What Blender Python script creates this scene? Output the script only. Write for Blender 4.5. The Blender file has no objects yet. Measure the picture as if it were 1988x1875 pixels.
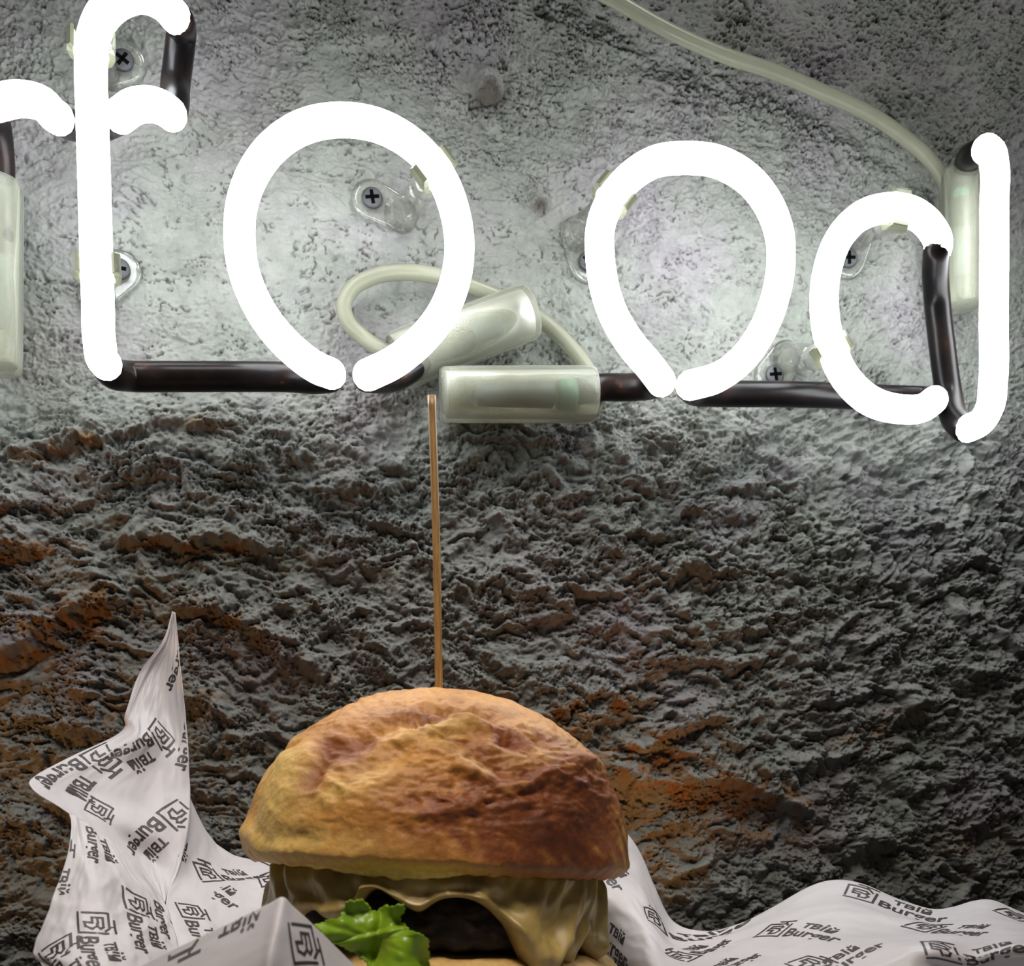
import bpy, bmesh, math, random
import numpy as np
from mathutils import Vector, Matrix

# ------------------------------------------------------------------ camera
TH = math.radians(11.0)
FPX, U0, V0 = 2130.0, 994.0, 1650.0
CZ = 1.062
CAM = np.array([0.0, -0.461, CZ])
FW = np.array([math.sin(TH), math.cos(TH), 0.0])
RT = np.array([math.cos(TH), -math.sin(TH), 0.0])
UP = np.array([0.0, 0.0, 1.0])

scene = bpy.context.scene
COL = scene.collection
cam_d = bpy.data.cameras.new('camera')
cam_d.sensor_width = 36.0
cam_d.lens = FPX / 1988.0 * 36.0
cam_d.shift_y = (V0 - 937.5) / 1988.0
cam_d.clip_start = 0.01
cam_d.dof.use_dof = True
cam_d.dof.focus_distance = 0.375
cam_d.dof.aperture_fstop = 24.0
cam = bpy.data.objects.new('camera', cam_d)
cam.location = CAM
cam.rotation_euler = (math.radians(90), 0, -TH)
COL.objects.link(cam)
scene.camera = cam

vs = scene.view_settings
scene.display_settings.display_device = 'sRGB'
vs.view_transform = 'Standard'
vs.look = 'None'
vs.gamma = 1.0
vs.use_curve_mapping = False
vs.exposure = 0.0
scene.cycles.use_denoising = True
scene.cycles.max_bounces = 8
scene.cycles.transparent_max_bounces = 16
scene.cycles.sample_clamp_indirect = 4.0

NEON_L = 23.0
world = bpy.data.worlds.new('dim_room')
scene.world = world
world.use_nodes = True
bg = world.node_tree.nodes['Background']
bg.inputs[0].default_value = (0.9, 0.85, 0.8, 1)
bg.inputs[1].default_value = 0.04

def area_light(name, loc, target, size, power, col, spread=180):
    d = bpy.data.lights.new(name, 'AREA')
    d.shape = 'DISK'; d.size = size; d.energy = power; d.color = col
    d.spread = math.radians(spread)
    o = bpy.data.objects.new(name, d)
    o.location = loc
    dv = Vector(target) - Vector(loc)
    o.rotation_euler = dv.to_track_quat('-Z', 'Y').to_euler()
    COL.objects.link(o); return o

def point_light(name, loc, rad, power, col):
    d = bpy.data.lights.new(name, 'POINT')
    d.shadow_soft_size = rad; d.energy = power; d.color = col
    o = bpy.data.objects.new(name, d); o.location = loc
    COL.objects.link(o); return o

# pendant lamp of the dining room, in front of and above the counter
area_light('pendant_lamp', (-0.06, -0.47, CZ + 0.58), (0.01, -0.17, CZ - 0.03), 0.14, 0.60, (1.0, 0.88, 0.77), 70)
# added fill light to brighten the upper wall, not a fixture of the room
area_light('upper_wall_fill', (0.30, -0.60, CZ + 0.95), (0.17, 0.0, CZ + 0.40), 0.25, 0.85, (1.0, 0.98, 0.96), 55)
# unseen warm lights added low down to catch the ledge undersides
area_light('unseen_warm_light', (-0.17, -0.085, CZ - 0.035), (-0.085, 0.0, CZ + 0.10), 0.02, 0.036, (1.0, 0.43, 0.12), 100)
area_light('unseen_warm_light', (0.150, -0.060, CZ - 0.045), (0.145, 0.0, CZ + 0.045), 0.02, 0.016, (1.0, 0.40, 0.10), 75)

# ------------------------------------------------------------------ mapping helpers
def at(u, v, Z):
    return CAM + Z * (FW + (u - U0) / FPX * RT + (V0 - v) / FPX * UP)

def onwall(u, v, off=0.0):
    """point on the plane parallel to the wall, off metres in front of it"""
    Z = (-off - CAM[1]) / (FW[1] + (u - U0) / FPX * RT[1])
    return at(u, v, Z)

def project(P):
    d = np.asarray(P) - CAM
    z = d @ FW
    return U0 + FPX * (d @ RT) / z, V0 - FPX * (d @ UP) / z, z

# ------------------------------------------------------------------ noise
def perlin(x, y, seed=0):
    rs = np.random.RandomState(seed)
    perm = rs.permutation(256); perm = np.concatenate([perm, perm])
    ang = rs.rand(256) * 2 * np.pi
    gx, gy = np.cos(ang), np.sin(ang)
    xi = np.floor(x).astype(np.int64); yi = np.floor(y).astype(np.int64)
    xf = x - xi; yf = y - yi
    xi &= 255; yi &= 255
    u = xf * xf * xf * (xf * (xf * 6 - 15) + 10)
    v = yf * yf * yf * (yf * (yf * 6 - 15) + 10)
    def g(ix, iy, dx, dy):
        h = perm[perm[ix & 255] + (iy & 255)]
        return gx[h] * dx + gy[h] * dy
    a = g(xi, yi, xf, yf); b = g(xi + 1, yi, xf - 1, yf)
    c = g(xi, yi + 1, xf, yf - 1); d = g(xi + 1, yi + 1, xf - 1, yf - 1)
    return (a + u * (b - a) + v * ((c + u * (d - c)) - (a + u * (b - a)))) * 1.5

def fbm(x, y, o=3, seed=0, gain=0.5):
    s = 0; a = 1.0; n = 0
    for i in range(o):
        s = s + a * perlin(x * 2 ** i + 17.3 * i, y * 2 ** i - 9.1 * i, seed + i); n += a; a *= gain
    return s / n

def ridged(x, y, o=3, seed=0):
    s = 0; a = 1.0; n = 0
    for i in range(o):
        s = s + a * (1 - np.abs(perlin(x * 2 ** i, y * 2 ** i, seed + i))) ** 2; n += a; a *= 0.5
    return s / n

def sstep(a, b, x):
    t = np.clip((x - a) / (b - a), 0, 1)
    return t * t * (3 - 2 * t)

# ------------------------------------------------------------------ object helpers
def link_mesh(name, verts, faces, mat=None, parent=None, smooth=True, recalc=True):
    me = bpy.data.meshes.new(name)
    me.from_pydata([tuple(map(float, p)) for p in verts], [], [tuple(map(int, f)) for f in faces])
    if smooth:
        me.polygons.foreach_set('use_smooth', [True] * len(me.polygons))
    me.update()
    if recalc:
        bm = bmesh.new(); bm.from_mesh(me); bmesh.ops.recalc_face_normals(bm, faces=bm.faces); bm.to_mesh(me); bm.free()
    o = bpy.data.objects.new(name, me)
    if mat: me.materials.append(mat)
    if parent:
        o.parent = parent
        o.matrix_parent_inverse = Matrix.Translation(-Vector(parent.location))
    COL.objects.link(o)
    return o

def empty(name, loc, label, cat, group=None):
    o = bpy.data.objects.new(name, None)
    o.empty_display_size = 0.01
    o.location = tuple(map(float, loc)); o['label'] = label; o['category'] = cat
    if group: o['group'] = group
    COL.objects.link(o); return o

def tag(o, label, cat, group=None):
    o['label'] = label; o['category'] = cat
    if group: o['group'] = group
    return o

def catmull(P, n):
    P = np.asarray(P, float)
    if len(P) < 3:
        t = np.linspace(0, 1, n)[:, None]
        return P[0] * (1 - t) + P[-1] * t
    Q = np.vstack([2 * P[0] - P[1], P, 2 * P[-1] - P[-2]])
    # chord-length (centripetal-ish) sampling through uniform catmull per segment
    seg = np.linalg.norm(np.diff(P, axis=0), axis=1)
    L = np.concatenate([[0], np.cumsum(seg)]); t = np.linspace(0, L[-1], n)
    out = []
    for s in t:
        i = min(max(np.searchsorted(L, s, 'right') - 1, 0), len(P) - 2)
        f = (s - L[i]) / max(seg[i], 1e-12)
        p0, p1, p2, p3 = Q[i], Q[i + 1], Q[i + 2], Q[i + 3]
        # non-uniform tangents
        d0 = np.linalg.norm(p1 - p0) + 1e-12; d1 = np.linalg.norm(p2 - p1) + 1e-12; d2 = np.linalg.norm(p3 - p2) + 1e-12
        m1 = d1 * ((p1 - p0) / d0 * d1 + (p2 - p1) / d1 * d0) / (d0 + d1)
        m2 = d1 * ((p2 - p1) / d1 * d2 + (p3 - p2) / d2 * d1) / (d1 + d2)
        f2, f3 = f * f, f * f * f
        out.append((2 * f3 - 3 * f2 + 1) * p1 + (f3 - 2 * f2 + f) * m1 + (-2 * f3 + 3 * f2) * p2 + (f3 - f2) * m2)
    return np.array(out)

def frames(C):
    T = np.gradient(C, axis=0); T /= np.linalg.norm(T, axis=1)[:, None]
    ref = np.array([0, 1.0, 0.0]) if abs(T[0][1]) < 0.9 else np.array([0, 0, 1.0])
    N = [np.cross(T[0], ref)]; N[0] /= np.linalg.norm(N[0])
    for i in range(1, len(C)):
        v = N[-1] - T[i] * (N[-1] @ T[i]); N.append(v / np.linalg.norm(v))
    N = np.array(N); B = np.cross(T, N)
    return T, N, B

def tube_geo(C, r, n=20, cap='round', wob=0.0, seed=0):
    C = np.asarray(C, float)
    r = np.full(len(C), r) if np.isscalar(r) else np.asarray(r)
    T, N, B = frames(C)
    rings = []
    def ring(c, rr, k): return c + rr * (np.cos(A)[:, None] * N[k] + np.sin(A)[:, None] * B[k])
    A = np.linspace(0, 2 * np.pi, n, endpoint=False)
    if cap == 'round':
        for q in (8, 30, 55, 75):
            a = math.radians(q); rings.append(ring(C[0] - T[0] * r[0] * math.cos(a), r[0] * math.sin(a), 0))
    for k in range(len(C)): rings.append(ring(C[k], r[k], k))
    if cap == 'round':
        for q in (75, 55, 30, 8):
            a = math.radians(q); rings.append(ring(C[-1] + T[-1] * r[-1] * math.cos(a), r[-1] * math.sin(a), -1))
    V = np.vstack(rings); F = []
    m = len(rings)
    for i in range(m - 1):
        for j in range(n):
            k = (j + 1) % n
            F.append((i * n + j, i * n + k, (i + 1) * n + k, (i + 1) * n + j))
    if cap:
        F.append(tuple(range(n))[::-1]); F.append(tuple(range((m - 1) * n, m * n)))
    return V, F

def merge(parts):
    V = []; F = []; o = 0
    for v, f in parts:
        V.append(np.asarray(v)); F += [tuple(i + o for i in q) for q in f]; o += len(v)
    return np.vstack(V), F

def lathe_geo(base, axis, prof, n=24):
    """prof: list of (distance along axis, radius)"""
    axis = np.asarray(axis, float); axis /= np.linalg.norm(axis)
    ref = np.array([0, 0, 1.0]) if abs(axis[2]) < 0.9 else np.array([1.0, 0, 0])
    N = np.cross(axis, ref); N /= np.linalg.norm(N); B = np.cross(axis, N)
    A = np.linspace(0, 2 * np.pi, n, endpoint=False)
    V = []; F = []
    for d, r in prof:
        V.append(base + axis * d + r * (np.cos(A)[:, None] * N + np.sin(A)[:, None] * B))
    V = np.vstack(V)
    for i in range(len(prof) - 1):
        for j in range(n):
            k = (j + 1) % n
            F.append((i * n + j, i * n + k, (i + 1) * n + k, (i + 1) * n + j))
    F.append(tuple(range(n))[::-1]); F.append(tuple(range((len(prof) - 1) * n, len(prof) * n)))
    return V, F

# ------------------------------------------------------------------ materials
def newmat(name):
    m = bpy.data.materials.new(name); m.use_nodes = True
    nt = m.node_tree; nt.nodes.clear()
    out = nt.nodes.new('ShaderNodeOutputMaterial')
    return m, nt, out

def N(nt, t, **kw):
    n = nt.nodes.new(t)
    for k, v in kw.items():
        if k.startswith('i_'):
            key = k[2:]; key = int(key) if key.isdigit() else key.replace('_', ' ')
            n.inputs[key].default_value = v
        else: setattr(n, k, v)
    return n

def noise(nt, scale, detail=4, rough=0.55, vec=None):
    n = N(nt, 'ShaderNodeTexNoise', i_Scale=scale, i_Detail=detail, i_Roughness=rough)
    if vec is not None: nt.links.new(vec, n.inputs['Vector'])
    return n

def ramp(nt, fac, stops):
    r = nt.nodes.new('ShaderNodeValToRGB')
    el = r.color_ramp.elements
    el[0].position, el[0].color = stops[0][0], (*stops[0][1], 1)
    el[1].position, el[1].color = stops[-1][0], (*stops[-1][1], 1)
    for p, c in stops[1:-1]:
        e = el.new(p); e.color = (*c, 1)
    nt.links.new(fac, r.inputs[0]); return r

def mixc(nt, fac, a, b):
    m = nt.nodes.new('ShaderNodeMix'); m.data_type = 'RGBA'
    for s, x in ((m.inputs[0], fac), (m.inputs[6], a), (m.inputs[7], b)):
        if hasattr(x, 'links') or isinstance(x, bpy.types.NodeSocket): nt.links.new(x, s)
        elif isinstance(x, tuple): s.default_value = (*x, 1)
        else: s.default_value = x
    return m.outputs[2]

def principled(nt, out, col=None, rough=0.6, **kw):
    p = N(nt, 'ShaderNodeBsdfPrincipled', i_Roughness=rough)
    if isinstance(col, tuple): p.inputs['Base Color'].default_value = (*col, 1)
    elif col is not None: nt.links.new(col, p.inputs['Base Color'])
    for k, v in kw.items(): p.inputs[k.replace('_', ' ')].default_value = v
    nt.links.new(p.outputs[0], out.inputs[0]); return p

def bump(nt, p, h, strength=0.3, dist=0.0005):
    b = N(nt, 'ShaderNodeBump', i_Strength=strength, i_Distance=dist)
    nt.links.new(h, b.inputs['Height']); nt.links.new(b.outputs[0], p.inputs['Normal'])

def objvec(nt):
    return nt.nodes.new('ShaderNodeTexCoord').outputs['Object']

# wall plaster
def mat_wall():
    m, nt, out = newmat('grey_plaster')
    v = objvec(nt)
    n1 = noise(nt, 16, 4, 0.55, v); n2 = noise(nt, 140, 5, 0.6, v)
    c = ramp(nt, n1.outputs[0], [(0.30, (0.112, 0.122, 0.108)), (0.5, (0.134, 0.139, 0.130)), (0.68, (0.139, 0.132, 0.141))]).outputs[0]
    d = ramp(nt, n2.outputs[0], [(0.3, (0.80, 0.80, 0.80)), (0.7, (1.1, 1.1, 1.08))]).outputs[0]
    mm = nt.nodes.new('ShaderNodeMix'); mm.data_type = 'RGBA'; mm.blend_type = 'MULTIPLY'; mm.inputs[0].default_value = 1
    nt.links.new(c, mm.inputs[6]); nt.links.new(d, mm.inputs[7])
    a = N(nt, 'ShaderNodeAttribute', attribute_name='warm_light_tint')
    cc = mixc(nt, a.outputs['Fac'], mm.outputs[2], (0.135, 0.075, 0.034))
    a2 = N(nt, 'ShaderNodeAttribute', attribute_name='relief_shade')
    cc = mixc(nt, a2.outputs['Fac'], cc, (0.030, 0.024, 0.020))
    p = principled(nt, out, cc, 0.93)
    p.inputs['Specular IOR Level'].default_value = 0.25
    nb = noise(nt, 900, 5, 0.65, v)
    bump(nt, p, nb.outputs[0], 0.55, 0.0006)
    return m

def mat_neon():
    m, nt, out = newmat('lit_neon_glass')
    e = N(nt, 'ShaderNodeEmission', i_Strength=NEON_L); e.inputs[0].default_value = (0.95, 0.985, 1.0, 1)
    nt.links.new(e.outputs[0], out.inputs[0]); return m

def mat_black():
    m, nt, out = newmat('black_tube_paint')
    v = objvec(nt)
    n = noise(nt, 90, 5, 0.6, v)
    c = ramp(nt, n.outputs[0], [(0.45, (0.004, 0.0035, 0.004)), (0.66, (0.010, 0.006, 0.005)), (0.80, (0.07, 0.018, 0.008))]).outputs[0]
    p = principled(nt, out, c, 0.3); p.inputs['Specular IOR Level'].default_value = 0.12
    n2 = noise(nt, 130, 3, 0.5, v); bump(nt, p, n2.outputs[0], 0.15, 0.0004)
    return m

def mat_clear(name, tint, mixdif=0.12, ior=1.45):
    m, nt, out = newmat(name)
    tr = N(nt, 'ShaderNodeBsdfTransparent'); tr.inputs[0].default_value = (*tint, 1)
    gl = N(nt, 'ShaderNodeBsdfGlossy', i_Roughness=0.06)
    fr = N(nt, 'ShaderNodeLayerWeight', i_Blend=0.28)
    mx = nt.nodes.new('ShaderNodeMixShader')
    nt.links.new(fr.outputs['Fresnel'], mx.inputs[0]); nt.links.new(tr.outputs[0], mx.inputs[1]); nt.links.new(gl.outputs[0], mx.inputs[2])
    df = N(nt, 'ShaderNodeBsdfDiffuse'); df.inputs[0].default_value = (0.8, 0.8, 0.76, 1)
    m2 = nt.nodes.new('ShaderNodeMixShader'); m2.inputs[0].default_value = mixdif
    nt.links.new(mx.outputs[0], m2.inputs[1]); nt.links.new(df.outputs[0], m2.inputs[2])
    nt.links.new(m2.outputs[0], out.inputs[0]); return m

def mat_milky(name, col, alpha, tl=0.5, rough=0.25):
    """silicone: diffuse + translucent + a little see-through + sheen"""
    m, nt, out = newmat(name)
    v = objvec(nt); n = noise(nt, 60, 3, 0.5, v)
    c = ramp(nt, n.outputs[0], [(0.3, tuple(x * 0.9 for x in col)), (0.7, col)]).outputs[0]
    df = N(nt, 'ShaderNodeBsdfDiffuse'); nt.links.new(c, df.inputs[0])
    t = N(nt, 'ShaderNodeBsdfTranslucent'); nt.links.new(c, t.inputs[0])
    a = nt.nodes.new('ShaderNodeMixShader'); a.inputs[0].default_value = tl
    nt.links.new(df.outputs[0], a.inputs[1]); nt.links.new(t.outputs[0], a.inputs[2])
    tr = N(nt, 'ShaderNodeBsdfTransparent'); tr.inputs[0].default_value = (0.97, 0.98, 0.93, 1)
    b = nt.nodes.new('ShaderNodeMixShader'); b.inputs[0].default_value = alpha
    nt.links.new(tr.outputs[0], b.inputs[1]); nt.links.new(a.outputs[0], b.inputs[2])
    gl = N(nt, 'ShaderNodeBsdfGlossy', i_Roughness=rough)
    fr = N(nt, 'ShaderNodeFresnel', i_IOR=1.25)
    g = nt.nodes.new('ShaderNodeMixShader')
    nt.links.new(fr.outputs[0], g.inputs[0]); nt.links.new(b.outputs[0], g.inputs[1]); nt.links.new(gl.outputs[0], g.inputs[2])
    nt.links.new(g.outputs[0], out.inputs[0]); return m

def mat_simple(name, col, rough=0.5, metal=0.0, nscale=None, amt=0.25, bstr=0.0, **kw):
    m, nt, out = newmat(name)
    v = objvec(nt)
    n = noise(nt, nscale or 200, 4, 0.55, v)
    c = ramp(nt, n.outputs[0], [(0.3, tuple(x * (1 - amt) for x in col)), (0.7, tuple(min(1, x * (1 + amt)) for x in col))]).outputs[0]
    p = principled(nt, out, c, rough, Metallic=metal, **kw)
    if bstr: bump(nt, p, n.outputs[0], bstr, 0.0006)
    return m

def mat_paper():
    m, nt, out = newmat('greaseproof_paper')
    v = objvec(nt); n = noise(nt, 45, 4, 0.5, v)
    c = ramp(nt, n.outputs[0], [(0.3, (0.57, 0.555, 0.58)), (0.7, (0.64, 0.625, 0.65))]).outputs[0]
    p = principled(nt, out, c, 0.42); p.inputs['Specular IOR Level'].default_value = 0.35
    t = N(nt, 'ShaderNodeBsdfTranslucent'); nt.links.new(c, t.inputs[0])
    mx = nt.nodes.new('ShaderNodeMixShader'); mx.inputs[0].default_value = 0.2
    nt.links.new(p.outputs[0], mx.inputs[1]); nt.links.new(t.outputs[0], mx.inputs[2]); nt.links.new(mx.outputs[0], out.inputs[0])
    n2 = noise(nt, 75, 3, 0.5, v); bump(nt, p, n2.outputs[0], 0.12, 0.002)
    return m

def mat_attr(name, rough, nscale=500, bstr=0.3, bdist=0.0006, **kw):
    m, nt, out = newmat(name)
    a = N(nt, 'ShaderNodeAttribute', attribute_name='Col')
    v = objvec(nt); n = noise(nt, nscale, 5, 0.6, v)
    d = ramp(nt, n.outputs[0], [(0.3, (0.82, 0.80, 0.78)), (0.7, (1.1, 1.1, 1.1))]).outputs[0]
    mm = nt.nodes.new('ShaderNodeMix'); mm.data_type = 'RGBA'; mm.blend_type = 'MULTIPLY'; mm.inputs[0].default_value = 1
    nt.links.new(a.outputs['Color'], mm.inputs[6]); nt.links.new(d, mm.inputs[7])
    p = principled(nt, out, mm.outputs[2], rough, **kw)
    bump(nt, p, n.outputs[0], bstr, bdist); return m

def set_col(o, cols):
    at_ = o.data.color_attributes.new('Col', 'FLOAT_COLOR', 'POINT')
    c = np.ones((len(cols), 4), np.float32); c[:, :3] = cols
    at_.data.foreach_set('color', c.ravel())

M_wall = mat_wall(); M_neon = mat_neon(); M_black = mat_black()
M_clear = mat_clear('clear_acrylic', (0.95, 0.96, 0.93), 0.05)
M_tab = mat_milky('cream_clip_plastic', (0.105, 0.11, 0.072), 0.8, 0.3)
M_boot = mat_milky('milky_silicone', (0.46, 0.475, 0.38), 0.30, 0.5, 0.38)
M_cable = mat_milky('cable_silicone', (0.25, 0.255, 0.19), 0.75, 0.4, 0.25)
M_screw = mat_simple('black_screw_metal', (0.014, 0.0145, 0.018), 0.6, 0.0)
M_slot = mat_simple('dark_screw_recess', (0.002, 0.002, 0.002), 0.9, Specular_IOR_Level=0.0)
M_electrode = mat_simple('electrode_metal', (0.05, 0.07, 0.09), 0.5, 0.0, 160, 0.4)
M_green = mat_simple('green_electrode_glass', (0.02, 0.15, 0.10), 0.3)
M_paper = mat_paper()
M_ink = mat_simple('dark_brown_ink', (0.035, 0.027, 0.028), 0.5)
M_ink_pale = mat_simple('faint_grey_ink', (0.09, 0.082, 0.085), 0.6)
M_bun = mat_attr('baked_crust', 0.52, 600, 0.4, 0.0007, Specular_IOR_Level=0.35)
M_crumb = mat_simple('bread_crumb', (0.62, 0.46, 0.10), 0.85, 0, 500, 0.25, 0.6)
M_patty = mat_simple('charred_patty', (0.017, 0.011, 0.007), 0.7, 0, 260, 0.6, 0.8, Specular_IOR_Level=0.2)
M_cheese = mat_simple('melted_cheese', (0.34, 0.245, 0.08), 0.4, 0, 120, 0.3, 0.2)
def mat_lettuce():
    m, nt, out = newmat('lettuce_green')
    v = objvec(nt); n = noise(nt, 70, 4, 0.55, v)
    c = ramp(nt, n.outputs[0], [(0.3, (0.15, 0.30, 0.010)), (0.55, (0.26, 0.43, 0.018)), (0.75, (0.42, 0.55, 0.06))]).outputs[0]
    p = principled(nt, out, c, 0.38)
    t = N(nt, 'ShaderNodeBsdfTranslucent'); nt.links.new(c, t.inputs[0])
    mx = nt.nodes.new('ShaderNodeMixShader'); mx.inputs[0].default_value = 0.3
    nt.links.new(p.outputs[0], mx.inputs[1]); nt.links.new(t.outputs[0], mx.inputs[2]); nt.links.new(mx.outputs[0], out.inputs[0])
    n2 = noise(nt, 160, 3, 0.5, v); bump(nt, p, n2.outputs[0], 0.12, 0.001)
    return m
M_lettuce = mat_lettuce()
def mat_skewer():
    m, nt, out = newmat('bamboo')
    tc = nt.nodes.new('ShaderNodeTexCoord'); mp = N(nt, 'ShaderNodeMapping'); mp.inputs['Scale'].default_value = (1, 1, 0.03)
    nt.links.new(tc.outputs['Object'], mp.inputs[0])
    n = noise(nt, 2500, 3, 0.6, mp.outputs[0])
    c = ramp(nt, n.outputs[0], [(0.3, (0.20, 0.10, 0.028)), (0.7, (0.40, 0.235, 0.075))]).outputs[0]
    principled(nt, out, c, 0.45); return m
M_skewer = mat_skewer()
M_wood = mat_simple('dark_counter_wood', (0.05, 0.028, 0.015), 0.5, 0, 40, 0.4)

# ------------------------------------------------------------------ the wall
def build_wall():
    def axis(a, b, step, lo, hi):
        mid = np.arange(a, b + step, step)
        def grow(x0, sgn, end):
            out = []; s = step; x = x0
            while (x - end) * sgn < 0:
                s *= 1.12; x += sgn * s; out.append(x)
            return out
        return np.array(grow(a, -1, lo)[::-1] + list(mid) + grow(mid[-1], 1, hi))
    xs = axis(-0.125, 0.345, 0.00050, -1.2, 1.5)
    zs = axis(CZ - 0.062, CZ + 0.408, 0.00050, 0.0, CZ + 1.2)
    X, Zz = np.meshgrid(xs, zs)
    nx, nz = len(xs), len(zs)
    P = np.stack([X, np.zeros_like(X), Zz], -1)
    pu, pv, _ = project(P.reshape(-1, 3)); pu = pu.reshape(X.shape); pv = pv.reshape(X.shape)
    x = X * 1000; z = (Zz - CZ) * 1000          # millimetres
    # domain warp
    wx = 9 * fbm(x / 40, z / 40, 2, 11); wz = 9 * fbm(x / 40 + 5, z / 40 + 3, 2, 12)
    h = 2.6 * fbm(x / 95, z / 95, 2, 1) + 1.3 * fbm((x + wx) / 38, (z + wz) / 30, 3, 2)
    # rough / smooth masks in wall space
    def blob(u, v, su, sv, rot=0):
        r = math.radians(rot); du = pu - u; dv = pv - v
        a = du * math.cos(r) + dv * math.sin(r); b = -du * math.sin(r) + dv * math.cos(r)
        return np.exp(-0.5 * ((a / su) ** 2 + (b / sv) ** 2))
    low = sstep(720, 900, pv)
    top = np.clip(blob(950, 90, 420, 130, 12) * 1.2 + blob(1750, 60, 300, 250) + blob(60, 40, 160, 100) * .7, 0, 1.2)
    patch = sstep(-0.25, 0.35, fbm(x / 42, z / 34, 3, 5))
    rough = 0.42 + 0.45 * patch + 0.75 * top + 0.55 * low
    rough *= 1 - 0.5 * np.clip(blob(600, 500, 200, 170) + blob(300, 430, 90, 90) + blob(1640, 940, 90, 70) + blob(610, 190, 90, 40), 0, 1)
    # smeared plaster plates with sharp edges
    t = fbm((x + 1.3 * wx) / 34, (z + 1.3 * wz) / 22, 5, 21, 0.55) * 4.2
    fl = np.floor(t); fr = t - fl
    h += (0.75 + 0.6 * low) * (fl + sstep(0.0, 0.12, fr)) * 1.0
    h *= 1 - 0.45 * sstep(820, 700, pv)      # flatter behind the sign
    # directional trowel drag: angle swings over the wall
    ang = np.radians(-12 + 34 * fbm(x / 120, z / 120, 1, 31) + 30 * sstep(1150, 1800, pu) * low + 18 * top * 1.0)
    ca, sa = np.cos(ang), np.sin(ang)
    xr = (x + 0.6 * wx) * ca + (z + 0.6 * wz) * sa; zr = -(x + 0.6 * wx) * sa + (z + 0.6 * wz) * ca
    def w2(sc, k, seed):
        return x + k * fbm(x / sc, z / sc, 2, seed), z + k * fbm(x / sc + 4, z / sc + 8, 2, seed + 1)
    h += 0.55 * rough * (ridged(xr / 21, zr / 7.5, 3, 41) - 0.5)
    # lumpy thrown plaster: billows with sharp creases between them, three sizes
    a1, b1 = w2(16, 9, 141)
    h += 5.2 * (0.06 * rough + 0.9 * low) * (np.abs(fbm(a1 / 24, b1 / 13, 3, 43)) * 2.2 - 0.5)
    a2, b2 = w2(7, 5, 151)
    h += 1.3 * rough * (0.5 - np.abs(fbm(a2 / 11, b2 / 6.5, 3, 51)) * 2.0) * (0.4 + 1.0 * sstep(-.3, .4, fbm(x / 30, z / 25, 2, 153)))
    # flakes: the coat broken into scales with crisp lips
    def saw(t, w=.2):
        q = t - np.floor(t); return sstep(0, w, q) - q
    a3, b3 = w2(3.5, 1.6, 161)
    flk = 0.45 + 0.75 * sstep(-.25, .3, fbm(x / 26 + 8, z / 20, 2, 165))
    h += 1.5 * (0.5 + 0.65 * low) * flk * saw(fbm((x + wx) / 21, (z + wz) / 13, 5, 171, .55) * 4.5)
    h += 1.3 * rough * flk * saw(fbm(a2 / 9, b2 / 5.4, 4, 175, .55) * 3.2, .25)
    h += 0.65 * (rough + .05) * flk * saw(fbm(a3 / 4.0, b3 / 2.8, 3, 181, .55) * 2.4, .3)
    h += 0.35 * rough * (np.abs(fbm(a3 / 4.2, b3 / 2.9, 3, 61, .6)) * 2.0 - 0.4)
    # broad sagging folds of the thick lower coat
    h += 4.0 * low * (ridged((xr + 2 * wx) / 75, (zr + 1.5 * wz) / 34, 2, 47) - 0.55)
    h += 0.30 * (rough + .12) * fbm(x / 1.7, z / 1.4, 2, 63)
    # thin cracks, their shade painted in further down
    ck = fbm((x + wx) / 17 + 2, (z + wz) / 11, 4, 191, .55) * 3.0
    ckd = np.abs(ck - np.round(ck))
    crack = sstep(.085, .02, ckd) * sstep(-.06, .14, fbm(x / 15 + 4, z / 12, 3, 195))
    h -= 1.2 * crack
    # pits
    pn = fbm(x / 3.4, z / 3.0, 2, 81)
    h -= 1.1 * sstep(0.36, 0.62, pn) * (0.35 + rough) * sstep(-.1, .3, fbm(x / 24, z / 24, 2, 85))
    # ledges (overhanging lips), drawn as polylines on the wall
    def ledge(pts, A, up, under, jit=14, seed=0):
        q = np.array([onwall(a, b) for a, b in pts]); q = q[np.argsort(q[:, 0])]
        qx = q[:, 0] * 1000; qz = (q[:, 2] - CZ) * 1000
        line = np.interp(x, qx, qz) + jit * 0.22 * fbm(x / 9, z / 30, 3, 200 + seed)
        s = z - line
        e = sstep(qx[0] - 6, qx[0] + 10, x) * (1 - sstep(qx[-1] - 10, qx[-1] + 6, x))
        prof = np.where(s > 0, np.exp(-s / up), np.clip(1 + s / under, 0, 1) ** 1.3)
        return A * e * prof * (0.8 + 0.5 * fbm(x / 14, z / 14, 2, 230 + seed))
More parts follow.
